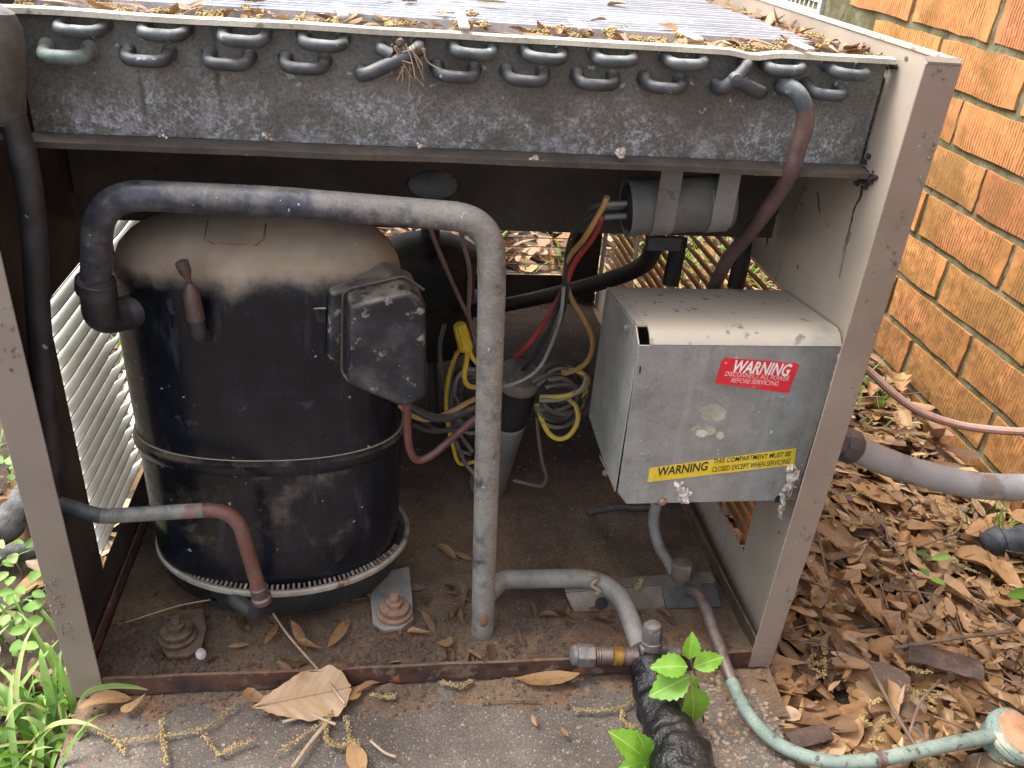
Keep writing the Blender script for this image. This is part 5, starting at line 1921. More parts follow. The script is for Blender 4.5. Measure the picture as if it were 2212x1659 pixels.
wire('wire', 'w_tan', 'tan wire arching from the upper capacitor then down to the wire bundle',
     [P(1312, 425, y=0.100), P(1300, 452, y=0.104), P(1262, 515, y=0.125), P(1232, 552, y=0.15), P(1220, 590, y=0.16), P(1232, 640, y=0.165), P(1262, 690, y=0.168), P(1280, 735, y=0.17), P(1272, 775, y=0.175), P(1248, 797, y=0.18), P(1205, 812, y=0.19)], 0.0029)
wire('wire', 'w_red', 'bright red wire running from the upper capacitor down behind the vertical pipe',
     [P(1300, 470, y=0.106), P(1282, 510, y=0.125), P(1240, 570, y=0.15), P(1215, 630, y=0.165), P(1170, 705, y=0.182), P(1138, 748, y=0.19), P(1112, 772, y=0.21)], 0.0031)
wire('wire', 'w_black', 'black wire hanging left of the tan wire from the upper capacitor',
     [P(1310, 440, y=0.103), P(1272, 452, y=0.113), P(1240, 500, y=0.135), P(1226, 545, y=0.152), P(1222, 600, y=0.158), P(1205, 660, y=0.168), P(1182, 720, y=0.178), P(1152, 770, y=0.19), P(1128, 800, y=0.205)], 0.0028)
wire('wire', 'w_black', 'thinner black wire twisted beside the red wire',
     [P(1300, 452, y=0.110), P(1262, 478, y=0.12), P(1236, 520, y=0.142), P(1228, 580, y=0.157), P(1224, 640, y=0.16), P(1212, 690, y=0.166), P(1192, 740, y=0.175)], 0.0022)
wire('wire', 'w_palegrey', 'whitish grey wire looping over the cap of the leaning capacitor',
     [P(1218, 620, y=0.155), P(1212, 680, y=0.16), P(1200, 720, y=0.165), P(1186, 755, y=0.17), P(1168, 790, y=0.168), P(1140, 815, y=0.165), P(1100, 832, y=0.165), P(1075, 834, y=0.17)], 0.0021)
wire('wire', 'w_brown', 'brown wire slanting down from the big pipe bend, left one of two',
     [P(915, 440, y=0.12), P(932, 500, y=0.13), P(968, 590, y=0.14), P(1000, 660, y=0.15), P(1030, 720, y=0.16)], 0.0024)
wire('wire', 'w_brown', 'brown wire hanging straighter under the big pipe bend, right one of two',
     [P(985, 430, y=0.12), P(1000, 520, y=0.13), P(1014, 580, y=0.14), P(1014, 640, y=0.148), P(1014, 690, y=0.155), P(1040, 790, y=0.17)], 0.0024)
wire('wire', 'w_yellow', 'yellow wire making a flat loop at the right of the leaning capacitor',
     [P(1150, 830, y=0.205), P(1195, 806, y=0.195), P(1240, 800, y=0.185), P(1268, 815, y=0.18), P(1262, 838, y=0.175), P(1222, 855, y=0.175), P(1166, 858, y=0.18)], 0.0031)
wire('wire', 'w_yellow', 'yellow wire hanging in a deep loop below the grey coil',
     [P(1160, 872, y=0.185), P(1170, 905, y=0.18), P(1186, 936, y=0.178), P(1208, 948, y=0.176), P(1232, 938, y=0.176), P(1248, 908, y=0.178), P(1244, 878, y=0.185), P(1228, 862, y=0.19)], 0.0031)
wire('wire', 'w_yellow', 'yellow wire dropping from the wire nut behind the vertical pipe',
     [P(1010, 748, y=0.150), P(1008, 778, y=0.150), P(1003, 812, y=0.152), P(1012, 833, y=0.155), P(1042, 838, y=0.16)], 0.0029)
wire('wire', 'w_yellow', 'second yellow wire from the nut, bowing left to the bundle',
     [P(1000, 748, y=0.155), P(984, 770, y=0.16), P(970, 812, y=0.165), P(964, 860, y=0.17), P(966, 905, y=0.172), P(978, 960, y=0.175), P(992, 1000, y=0.18), P(1024, 998, y=0.185)], 0.0025)
wire('wire', 'w_yellow', 'short yellow wire end tucked beside the nut against the pipe',
     [P(1010, 748, y=0.152), P(1020, 772, y=0.154), P(1040, 795, y=0.158)], 0.0027)
wire('wire', 'w_tan', 'tan wire coming out under the terminal cover to the bundle',
     [P(865, 876, y=0.10), P(888, 896, y=0.105), P(925, 906, y=0.112), P(968, 893, y=0.12), P(1010, 870, y=0.13), P(1050, 850, y=0.15)], 0.0030)
wire('wire', 'w_black', 'thick black wire sagging from the terminal cover to the vertical pipe',
     [P(880, 872, y=0.108), P(902, 888, y=0.108), P(940, 903, y=0.112), P(985, 898, y=0.12), P(1050, 872, y=0.14)], 0.0046)
wire('wire', 'w_redbrown', 'faded red wire dropping below the terminal cover then rising to the right',
     [P(880, 866, y=0.085), P(880, 915, y=0.09), P(884, 965, y=0.095), P(900, 993, y=0.098), P(930, 985, y=0.102), P(975, 948, y=0.112), P(1020, 910, y=0.125), P(1052, 885, y=0.14)], 0.0041)
wire('wire', 'w_black', 'thin dark wire running flat below the tan one',
     [P(890, 918, y=0.13), P(930, 932, y=0.135), P(985, 928, y=0.14), P(1050, 912, y=0.15)], 0.0026)
wire('wire', 'w_brown', 'brown wire hanging in a hook right of the leaning capacitor',
     [P(1160, 905, y=0.20), P(1164, 950, y=0.195), P(1172, 1000, y=0.19), P(1180, 1030, y=0.188), P(1170, 1050, y=0.19), P(1142, 1046, y=0.20), P(1110, 1038, y=0.21)], 0.0022)
wire('wire', 'w_grey', 'grey wire drooping left of the vertical pipe to the floor',
     [P(985, 760, y=0.18), P(975, 820, y=0.182), P(972, 900, y=0.185), P(985, 965, y=0.19), P(1015, 982, y=0.20)], 0.0022)
# coiled grey harness on both sides of the pipe
gr = 'grey harness loops beside the leaning capacitor'
rngw = random.Random(4)
for i in range(17):
    cx, cy = 1205 + rngw.uniform(-12, 14), 855 + rngw.uniform(-12, 14)
    rx, ry = 46 + rngw.uniform(-12, 22), 40 + rngw.uniform(-14, 22)
    ph = rngw.uniform(-0.4, 0.4)
    dy = 0.185 + rngw.uniform(0, 0.03)
    pts = []
    for j in range(11):
        a = -2.3 + 4.7 * j / 10
        x_, y_ = rx * math.cos(a), ry * math.sin(a)
        pts.append(P(cx + x_ * math.cos(ph) - y_ * math.sin(ph), cy + x_ * math.sin(ph) + y_ * math.cos(ph), y=dy + 0.012 * math.cos(a * 1.3)))
    wire('wire_loop', 'w_grey' if i % 3 else 'w_black', 'dark grey wire loop coiled right of the leaning capacitor', pts, 0.0026, 5, 'wire', gr)
for i in range(11):
    cx, cy = 1015 + rngw.uniform(-10, 14), 856 + rngw.uniform(-16, 16)
    rx, ry = 44 + rngw.uniform(-16, 8), 52 + rngw.uniform(-16, 16)
    dy = 0.165 + rngw.uniform(0, 0.03)
    pts = []
    for j in range(9):
        a = 1.3 + 3.7 * j / 8
        pts.append(P(cx + rx * math.cos(a), cy + ry * math.sin(a), y=dy))
    wire('wire_loop', 'w_grey' if i % 2 else 'w_black', 'dark wire loop bulging left of the vertical pipe', pts, 0.0026, 5, 'wire', 'dark loops left of the vertical pipe')
TANG = [('w_black', [(905, 905), (950, 930), (1000, 915), (1060, 900)], 0.15, 'black wire crossing low in front of the tangle left of the pipe'),
        ('w_grey', [(960, 700), (950, 760), (965, 850), (990, 930), (1020, 975)], 0.20, 'grey wire hanging furthest left in the tangle'),
        ('w_yellow', [(1270, 842), (1240, 868), (1190, 880), (1155, 878)], 0.20, 'yellow wire end poking out right of the grey coil'),
        ('w_red', [(1286, 840), (1272, 868), (1262, 890)], 0.21, 'short red wire beside the left edge of the control box'),
        ('w_black', [(1160, 800), (1215, 785), (1262, 800), (1275, 850), (1250, 905)], 0.20, 'black wire arching over the yellow loop'),
        ('w_palegrey', [(1165, 865), (1215, 862), (1255, 840), (1268, 812)], 0.172, 'pale grey wire crossing in front of the coil'),
        ('w_brown', [(985, 955), (1005, 1000), (1030, 1030)], 0.17, 'thin brown wire behind the vertical pipe near the floor')]
for (m_, px, y_, lab) in TANG:
    wire('wire', m_, lab, [P(*q, y=y_ + 0.004 * math.sin(i * 1.7)) for i, q in enumerate(px)], 0.0026)
# wire nut
n0, n1 = P(1006, 752, y=0.150), P(992, 700, y=0.146)
ax = n1 - n0
mb = MB()
ln_ = ax.length
vs, fs = [], []
prn = [(0.0040, -0.001), (0.0066, 0), (0.0068, 0.004), (0.0060, 0.0055), (0.0059, ln_ * 0.55), (0.0054, ln_ * 0.95), (0.0042, ln_), (0.0005, ln_ + 0.0004)]
axn = ax.normalized()
u = (V((0, -1, 0)) - axn * -axn.y).normalized()
v = axn.cross(u)
NN = 40
for i, (r_, h) in enumerate(prn):
    for j in range(NN):
        a = 2 * math.pi * j / NN
        rr = r_ * (1 + (0.07 if 3 <= i <= 5 else 0) * (1 if (j // 2) % 2 else -1))
        vs.append(n0 + axn * h + (u * math.cos(a) + v * math.sin(a)) * rr)
for i in range(len(prn) - 1):
    for j in range(NN):
        k = (j + 1) % NN
        fs.append((i * NN + j, i * NN + k, (i + 1) * NN + k, (i + 1) * NN + j))
fs.append(tuple(range(NN))[::-1])
fs.append(tuple((len(prn) - 1) * NN + j for j in range(NN)))
mb.add(vs, fs)
one(mb, 'wire_nut', 'nutyellow', 'ribbed yellow wire nut left of the vertical pipe', 'wire nut', n0)

# liquid tube from the coil down the right side
lt = thing('coil_outlet_tube', 'bent brownish copper tube dropping from the coil past the grey capacitor', 'pipe', P(1545, 600, y=0.15))
tpts = [P(1690, 186, y=PY), P(1697, 186, y=PY - 0.013), P(1722, 202, y=PY - 0.020), P(1738, 235, y=PY - 0.022), P(1738, 275, y=PY - 0.022), P(1722, 325, y=0.052), P(1708, 372, y=0.055), P(1672, 432, y=0.08), P(1618, 505, y=0.115), P(1572, 560, y=0.145), P(1540, 625, y=0.17)]
full = catmull(tpts, 8)
mb = MB()
mb.tube(full[:25], [0.0062] * 8 + [0.0060] * 17, 16)
mb.build('solder_elbow', 'bend', lt)
mb = MB()
mb.tube(full[24:], 0.0061, 16)
mb.build('tube', 'copper_dull', lt)
# two dark uprights between capacitor and louvers
for (a, b, lab) in (((1468, 512), (1448, 616), 'dark upright tube below the grey capacitor'), ((1612, 520), (1588, 622), 'dark upright tube behind the bent copper one')):
    mb = MB()
    mb.tube([P(*a, y=0.24), P(*b, y=0.23)], 0.0085, 10)
    one(mb, 'drop_tube', 'darkrubber', lab, 'pipe')
# cable end with wire cap lying on floor
mb = MB()
e0, e1 = P(1278, 1106, z=0.010), P(1410, 1098, z=0.03)
mb.tube(catmull([e0, P(1300, 1102, z=0.012), P(1335, 1097, z=0.016), P(1375, 1100, z=0.022), e1], 8), 0.0030, 8)
wt = thing('loose_lead', 'loose dark lead with a capped end lying under the control box', 'wire', e0)
mb.build('lead', 'w_black', wt)
mb = MB()
mb.lathe(e0, (P(1250, 1112, z=0.01) - e0), [(0.0038, -0.006), (0.0050, -0.002), (0.0046, 0.004), (0.002, 0.006)], 12)
mb.build('cap', 'nut', wt)

# ------------------------------------------------------------------ conduit and cable outside
cdt = thing('electrical_conduit', 'grey flexible conduit with a dark fitting leaving the right side of the unit', 'conduit', P(1900, 1000, y=0.06))
k0, k1 = P(1800, 950, y=0.058), P(1856, 972, y=0.060)
cp = catmull([P(1848, 968, y=0.060), P(1900, 992, y=0.060), P(1980, 1020, y=0.058), P(2080, 1044, y=0.052), P(2160, 1052, y=0.046), P(2260, 1050, y=0.04), P(2420, 1030, y=0.03)], 14)
mb = MB()
mb.tube(cp, [0.0122 + 0.00022 * (1 if i % 2 else -1) for i in range(len(cp))], 26)
mb.build('hose', 'conduit', cdt)
mb = MB()
ax = k1 - k0
mb.lathe(k0, ax, [(0.0165, -0.012), (0.0165, 0.004), (0.0150, 0.0055)], 8, flat=True)
mb.lathe(k0 + ax.normalized() * 0.006, ax, [(0.0150, 0), (0.0155, 0.004), (0.0158, 0.015), (0.0146, 0.018)], 10, flat=True)
mb.build('fitting', 'nut', cdt, bevel=0.0008)
mb = MB()
mb.tube(catmull([P(1840, 772, y=0.30), P(1882, 806, y=0.29), P(1930, 850, y=0.27), P(1985, 888, y=0.25), P(2060, 915, y=0.23), P(2140, 928, y=0.21), P(2260, 934, y=0.18), P(2420, 930, y=0.13)], 10), 0.0048, 10)
one(mb, 'thermostat_cable', 'cable', 'thin brown cable sagging along the foot of the brick wall', 'cable')
mb = MB()
tf = P(2160, 1172, z=-0.012)
pts = catmull([P(2132, 1180, z=-0.010), P(2160, 1170, z=-0.006), P(2200, 1168, z=0.0), P(2260, 1160, z=0.006), P(2330, 1150, z=0.008)], 12)
mb.tube(pts, [0.0155 * (1 + 0.18 * mnoise.noise(V((i * 0.37, 2, 0)))) * min(1, 0.25 + 0.3 * i ** 0.6) for i in range(len(pts))], 26, wob=0.35)
one(mb, 'torn_foam_sleeve', 'tornfoam', 'torn black foam pipe sleeve lying in the leaves at right', 'pipe sleeve', sharp=60)

# ------------------------------------------------------------------ leaves
def leaf_shape(kind_, rg):
    """list of (t along, half width) outlines"""
    if kind_ == 'narrow':
        return [(0, 0.01), (0.12, 0.07), (0.3, 0.125), (0.52, 0.14), (0.74, 0.11), (0.9, 0.05), (1, 0.005)]
    if kind_ == 'spoon':
        return [(0, 0.012), (0.15, 0.035), (0.35, 0.085), (0.58, 0.165), (0.78, 0.215), (0.93, 0.16), (1, 0.02)]
    if kind_ == 'oval':
        return [(0, 0.01), (0.12, 0.10), (0.3, 0.19), (0.5, 0.225), (0.7, 0.20), (0.88, 0.11), (1, 0.01)]
    return [(0, 0.01), (0.14, 0.05), (0.26, 0.16), (0.36, 0.09), (0.52, 0.23), (0.62, 0.13), (0.78, 0.20), (0.9, 0.08), (1, 0.01)]


def leaf_geo(b, kind_, L, rg, M=None, curl=None, bend_=None, shade=0.5):
    out = leaf_shape(kind_, rg)
    curl = rg.uniform(-1.0, 1.9) if curl is None else curl
    bend_ = rg.uniform(-0.6, 0.75) if bend_ is None else bend_
    side = rg.uniform(-0.25, 0.25)
    tw = rg.uniform(-0.5, 0.5)
    rows = []
    for i, (t, hw) in enumerate(out):
        a = bend_ * (t - 0.5)
        y = math.sin(a) / bend_ * L if abs(bend_) > 0.05 else (t - 0.5) * L
        z = (1 - math.cos(a)) / bend_ * L if abs(bend_) > 0.05 else 0
        row = []
        jl, jr = rg.uniform(0.9, 1.1), rg.uniform(0.9, 1.1)
        for s_ in (-1, -0.5, 0, 0.5, 1):
            w_ = hw * L * s_ * (jl if s_ < 0 else jr)
            # roll the blade sideways
            rr = max(1e-4, abs(curl)) * 1.0
            ang = curl * s_ * hw * 4.2 + tw * (t - 0.5)
            x = w_ * math.cos(ang * 0.6)
            zz = abs(w_) * math.sin(abs(curl * s_ * hw * 4.2) * 0.6) * (1 if curl > 0 else -1) + w_ * math.sin(tw * (t - 0.5))
            row.append(V((x + side * L * (t - 0.5) ** 2, y, z + zz + (0.0005 if s_ == 0 else 0) - 0.004 * (1 - abs(s_)) * hw * 10 * L)))
        rows.append(row)
    vs = [p for r in rows for p in r]
    if M is not None:
        vs = [M @ p for p in vs]
    fs = []
    for i in range(len(out) - 1):
        for j in range(4):
            fs.append((i * 5 + j, i * 5 + j + 1, (i + 1) * 5 + j + 1, (i + 1) * 5 + j))
    b.add(vs, fs, True, shade)


rg = random.Random(77)
VAR = {}
for kd in ('narrow', 'spoon', 'oval', 'lobed'):
    VAR[kd] = []
    for i in range(6):
        b = MB()
        leaf_geo(b, kd, 1.0, rg)
        VAR[kd].append(b.mesh('dead_leaf', 'leaf', sharp=0))


def place_leaf(me, loc, yaw, tilt, roll, s, label, group, shade=0.6):
    o = bpy.data.objects.new('dead_leaf', me)
    o.color = (shade, shade, shade, 1)
    COL.objects.link(o)
    o.location = loc
    o.rotation_euler = (tilt, roll, yaw)
    o.scale = (s, s, s)
    return tag(o, label, 'leaf', group)


KN = dict(narrow='narrow', spoon='spoon shaped', oval='broad oval', lobed='lobed oak')


def leaf_label(kd, shade, x, y):
    tone = 'dark brown' if shade < 0.33 else ('orange brown' if shade < 0.7 else 'pale tan')
    reg = 'around the green tube' if y < 0.02 else ('along the foot of the brick wall' if x > 0.9 else ('close beside the right post' if x < 0.70 else 'in the litter under the conduit'))
    lab = '%s %s leaf lying %s' % (tone, KN[kd], reg)
    return lab, '%s %s leaves %s' % (tone, KN[kd], reg)


rg = random.Random(3)
cnt = 0
while cnt < 285:
    x, y = rg.uniform(0.585, 1.0), rg.uniform(-0.16, 0.62)
    if x < 0.60 and y < -0.04:
        continue
    kd = rg.choices(['narrow', 'spoon', 'oval', 'lobed'], [4, 4, 2, 1.6])[0]
    s = rg.uniform(0.038, 0.086)
    lay = cnt / 285
    sh = rg.random()
    z = gz(x, y) + 0.010 + 0.026 * lay + 0.018 * max(0, 1 - abs(x - 0.98) / 0.12)
    place_leaf(rg.choice(VAR[kd]), (x, y, z), rg.uniform(0, 6.28), rg.gauss(0, 0.24), rg.gauss(0, 0.3), s, *leaf_label(kd, sh, x, y), sh)
    cnt += 1


def leaf_mass(name, n, fx, fy, fz, smin, smax, rg, par=None, tilt=0.35):
    b = MB()
    for i in range(n):
        x, y = fx(rg), fy(rg)
        kd = rg.choices(['narrow', 'spoon', 'oval', 'lobed'], [4, 4, 2, 1.4])[0]
        s = rg.uniform(smin, smax)
        M_ = Matrix.Translation((x, y, fz(x, y, rg))) @ Matrix.Rotation(rg.uniform(0, 6.28), 4, 'Z') @ Matrix.Rotation(rg.gauss(0, tilt), 4, 'X') @ Matrix.Rotation(rg.gauss(0, tilt), 4, 'Y')
        leaf_geo(b, kd, s, rg, M_, shade=rg.random())
    return kind(b.build(name, 'leaf_mass', par, sharp=0, attr=True), 'stuff')


leaf_mass('leaf_litter', 3600, lambda r: r.uniform(0.58, 1.01), lambda r: r.uniform(-0.25, 1.0), lambda x, y, r: gz(x, y) + r.uniform(0.004, 0.034), 0.024, 0.056, rg, None, 0.22)
leaf_mass('leaf_litter', 3300, lambda r: r.uniform(-1.1, 1.0), lambda r: 0.86 + 2.4 * r.random() ** 1.3, lambda x, y, r: gz(x, y) + r.uniform(0.004, 0.025), 0.045, 0.09, rg)
leaf_mass('leaf_litter', 700, lambda r: -0.04 - 0.8 * r.random() ** 1.2, lambda r: r.uniform(-0.2, 1.0), lambda x, y, r: gz(x, y) + r.uniform(0.002, 0.016), 0.03, 0.07, rg)
leaf_mass('leaf_litter', 90, lambda r: r.uniform(0.57, 0.60), lambda r: r.uniform(-0.2, 0.0), lambda x, y, r: -0.02 + r.uniform(-0.01, 0.012), 0.03, 0.06, rg)
leaf_mass('leaf_fragments', 1500, lambda r: r.uniform(0.585, 1.0), lambda r: r.uniform(-0.2, 0.7), lambda x, y, r: gz(x, y) + r.uniform(0.012, 0.045), 0.008, 0.024, rg, None, 0.5)
# bits on top of the coil
leaf_mass('leaf_bits', 170, lambda r: r.uniform(0.0, 0.575), lambda r: 0.078 + 0.058 * r.random(), lambda x, y, r: 0.5165 + r.uniform(0, 0.004), 0.010, 0.028, rg, coil, 0.25)
leaf_mass('leaf_bits', 120, lambda r: r.uniform(0.552, 0.574), lambda r: r.uniform(0.08, 0.7), lambda x, y, r: 0.5165 + r.uniform(0, 0.004), 0.012, 0.03, rg, coil, 0.3)
top_pos = []
for i in range(26):
    x, y = rg.uniform(0.2, 0.56), rg.uniform(0.14, 0.5)
    place_leaf(rg.choice(VAR[rg.choice(['narrow', 'spoon', 'oval'])]), (x, y, 0.5235), rg.uniform(0, 6.28), rg.gauss(0, 0.15), rg.gauss(0, 0.2), rg.uniform(0.014, 0.032),
               'small brown leaf scrap lying on the grey coil fins', 'leaf scraps on the coil fins')
# leaves inside the pan, each with its own place
PANL = [((965, 1195), 'oval', 0.030, 0.6, 'rusty brown leaf lying on the pan right of the compressor foot'),
        ((905, 1365), 'spoon', 0.022, 1.4, 'pale tan leaf by the right compressor bolt'),
        ((588, 1365), 'narrow', 0.030, 2.9, 'upright folded tan leaf behind the rail below the elbow'),
        ((648, 1370), 'narrow', 0.034, 0.5, 'purplish leaf pointing at the rail, left of a pair'),
        ((735, 1365), 'narrow', 0.040, -0.45, 'long brown leaf leaning on the rail, right of a pair'),
        ((515, 1392), 'narrow', 0.018, 1.7, 'tiny straw coloured leaf on the bare rusty pan'),
        ((670, 1395), 'spoon', 0.026, 1.1, 'dark curled leaf low against the middle of the rail'),
        ((1000, 1200), 'narrow', 0.024, 0.9, 'dark leaf stub beside the vertical pipe on the pan'),
        ((760, 1300), 'spoon', 0.032, 1.8, 'brown leaf tucked under the compressor ring')]
for (q, kd, s, yaw, lab) in PANL:
    p_ = P(*q, z=0.010)
    place_leaf(VAR[kd][rg.randrange(6)], p_, yaw, rg.uniform(-0.2, 0.3), rg.uniform(-0.3, 0.3), s, lab, None)
for i in range(60):
    x, y = rg.uniform(0.02, 0.50), 0.012 + 0.10 * rg.random()
    sh = rg.uniform(0.0, 0.35)
    place_leaf(VAR[rg.choice(['narrow', 'spoon', 'oval'])][rg.randrange(6)], (x, y, 0.0085), rg.uniform(0, 6.28), rg.gauss(0, 0.3), rg.gauss(0, 0.4), rg.uniform(0.009, 0.028),
               *(lambda z_: ('small dark crumbled leaf lying in the pan dirt ' + z_, 'crumbled leaves ' + z_))('close behind the front rail' if y < 0.04 else ('left of the compressor foot' if x < 0.1 else ('between the compressor feet' if x < 0.24 else ('around the vertical pipe' if x < 0.36 else 'near the lower grey pipe')))), sh)
# leaves on the concrete
def flat_leaf(L, ws, rgx, wave=0.0022, lift=0.0):
    """thin broad leaf lying along +Y with an irregular lobed edge and a raised midrib"""
    n, m = 36, 10
    b_ = MB()

    def fn(u, v):
        k = v * (len(ws) - 1)
        i = min(int(k), len(ws) - 2)
        f_ = k - i
        f_ = f_ * f_ * (3 - 2 * f_)
        w_ = (ws[i] * (1 - f_) + ws[i + 1] * f_) * L
        sd = 2 * u - 1
        w_ *= 1 + 0.10 * mnoise.noise(V((v * 7, 3 if sd > 0 else 8, rgx)))
        x = w_ * sd
        y = (v - 0.5) * L + 0.06 * L * abs(sd) * (v - 0.5) + 0.02 * L * mnoise.noise(V((sd, v * 4, rgx)))
        z = wave * mnoise.noise(V((x * 55, y * 40, rgx))) * (0.4 + abs(sd)) + 0.0014 * math.cos(v * 34 - abs(sd) * 5) * 0.35 * abs(sd) - 0.0016 * (1 - min(1, abs(sd) * 5)) + lift * sd * sd * w_
        return V((x, y, z))
    b_.grid(fn, m, n)
    return b_


big = P(652, 1506, z=0.011)
b = flat_leaf(0.078, [0.006, 0.03, 0.10, 0.15, 0.19, 0.235, 0.27, 0.285, 0.25, 0.265, 0.20, 0.02], 1.3, 0.004, 0.10)
o = b.build('dead_leaf', 'big_leaf', None, sharp=0)
o.location = big
o.rotation_euler = (0.04, 0.50, -math.pi / 2 + 0.20)
o.color = (0.93, 0, 0, 1)
tag(o, 'largest pale tan oak leaf lying flat against the rusty rail', 'leaf')
PADL = [((768, 1497), 'oval', 0.020, 2.6, 'small rounded tan leaf right of the big pale leaf'),
        ((795, 1480), 'narrow', 0.026, 2.2, 'brown pointed leaf beside the rounded one at the rail'),
        ((1182, 1468), 'narrow', 0.058, 1.5, 'long arched tan leaf leaning on the rail near the middle'),
        ((228, 1515), 'oval', 0.040, 1.9, 'grey brown leaf under the foot of the left post'),
        ((560, 1510), 'spoon', 0.030, 1.3, 'pinkish leaf under the tail of the big pale leaf'),
        ((770, 1640), 'oval', 0.036, 0.3, 'nearly black crumpled leaf at the bottom edge of the pad'),
        ((1155, 1555), 'oval', 0.011, 0.3, 'tiny cream leaf alone on the dark concrete'),
        ((1218, 1580), 'oval', 0.011, 0.7, 'tiny orange tan leaf near the cream one'),
        ((290, 1520), 'spoon', 0.022, 2.4, 'small grey leaf on the soil near the left post'),
        ((1760, 1580), 'oval', 0.050, 1.9, 'dark purplish brown leaf near the green tube')]
for (q, kd, s, yaw, lab) in PADL:
    onpad = q[0] < 1650
    p_ = P(*q, z=0.006 if onpad else -0.012)
    place_leaf(VAR[kd][rg.randrange(6)], p_, yaw, rg.uniform(-0.15, 0.25), rg.uniform(-0.25, 0.25), s, lab, None)

# ------------------------------------------------------------------ catkins, twigs, stones
def catkin_geo(b, pts_, rg, r=0.0022):
    c = catmull(pts_, 10)
    b.tube(c, 0.0005, 4)
    for p_ in c:
        for k in range(4):
            q = p_ + V((rg.gauss(0, r * 0.65), rg.gauss(0, r * 0.65), abs(rg.gauss(0, r * 0.5))))
            rr = rg.uniform(0.35, 0.8) * r * 0.75
            b.lathe(q, (rg.uniform(-1, 1), rg.uniform(-1, 1), rg.uniform(-1, 1)), [(0.0001, -rr), (rr, -rr * 0.2), (rr * 0.7, rr * 0.6), (0.0001, rr)], 5)


rg = random.Random(15)
CAT = [([(245, 1600), (330, 1590), (430, 1572), (500, 1530)], 'long catkin strand crossing the pad left of centre'),
       ([(150, 1545), (190, 1570), (245, 1598), (270, 1625)], 'catkin strand beside the grass on the pad corner'),
       ([(345, 1560), (348, 1590), (356, 1620), (362, 1650)], 'catkin strand hanging down to the bottom edge at left'),
       ([(440, 1585), (470, 1625), (505, 1615), (545, 1600)], 'hook shaped catkin on the pad'),
       ([(600, 1625), (650, 1590), (690, 1565), (712, 1545)], 'straight catkin running up to the straw tangle'),
       ([(715, 1545), (708, 1575), (712, 1600), (735, 1612), (760, 1600)], 'looped catkin below the big pale leaf'),
       ([(745, 1550), (760, 1590), (775, 1610)], 'catkin right of the looped one'),
       ([(950, 1472), (970, 1480), (995, 1485), (1020, 1470)], 'smile shaped catkin under the middle of the rail'),
       ([(1240, 1530), (1290, 1532), (1345, 1530), (1375, 1500), (1385, 1465)], 'branching catkin beside the wrapped pipe'),
       ([(1345, 1530), (1350, 1560), (1375, 1575)], 'short catkin below the branching one'),
       ([(800, 1500), (830, 1508), (850, 1505)], 'short catkin on the soil right of the rounded leaf'),
       ([(1375, 1275), (1380, 1262), (1388, 1250)], 'yellow catkin on the bracket behind the lower pipe')]
for (px, lab) in CAT:
    z = 0.004 if px[0][1] > 1400 else 0.028
    b = MB()
    catkin_geo(b, [P(*q, z=z) + V((rg.uniform(-0.0015, 0.0015), rg.uniform(-0.0015, 0.0015), 0)) for q in px], rg, 0.0018)
    one(b, 'catkin', 'catkin', lab, 'catkin')
b = MB()
for i in range(130):
    x, y = rg.uniform(0.6, 0.99), rg.uniform(-0.15, 0.6)
    z = gz(x, y) + rg.uniform(0.034, 0.048)
    a = rg.uniform(0, 6.28)
    l = rg.uniform(0.012, 0.032)
    d = V((math.cos(a), math.sin(a), 0)) * l
    s_ = V((-d.y, d.x, 0)) * rg.uniform(-0.5, 0.5)
    catkin_geo(b, [V((x, y, z)), V((x, y, z)) + d * 0.5 + s_, V((x, y, z)) + d], rg, 0.0018)
kind(b.build('catkin_litter', 'catkin', None, sharp=0), 'stuff')
b = MB()
for i in range(60):
    x, y = rg.uniform(0.0, 0.57), rg.choice([rg.uniform(0.076, 0.135), rg.uniform(0.076, 0.135), rg.uniform(0.14, 0.45)])
    z = 0.519 if y < 0.137 else 0.5235
    a = rg.uniform(0, 6.28)
    l = rg.uniform(0.006, 0.022)
    d = V((math.cos(a), math.sin(a), 0)) * l
    catkin_geo(b, [V((x, y, z)), V((x, y, z)) + d * 0.5 + V((-d.y, d.x, 0)) * 0.3, V((x, y, z)) + d], rg, 0.0020)
kind(b.build('catkin_litter', 'catkin', coil, sharp=0), 'stuff')

# mud flakes, rust flakes, pebbles
def chips(name, m, n, fx, fy, fz, smin, smax, rg, par=None, flat=0.25):
    b = MB()
    for i in range(n):
        x, y = fx(rg), fy(rg)
        s_ = rg.uniform(smin, smax)
        k = rg.choice([5, 6])
        Mx = Matrix.Translation((x, y, fz(x, y, rg))) @ Matrix.Rotation(rg.uniform(0, 6.28), 4, 'Z') @ Matrix.Rotation(rg.gauss(0, 0.3), 4, 'X')
        bot = [Mx @ V((s_ * rg.uniform(0.6, 1) * math.cos(6.283 * j / k), s_ * rg.uniform(0.6, 1) * math.sin(6.283 * j / k), 0)) for j in range(k)]
        b.hexa(bot, [q + Mx.to_3x3() @ V((0, 0, s_ * flat)) - (q - Mx.translation) * 0.15 for q in bot])
    return kind(b.build(name, m, par, sharp=0), 'stuff')


def dz(x, y):
    return dirt((x - XL - 0.006) / (XR - XL - 0.016), (y - 0.0048) / (D - 0.012)).z


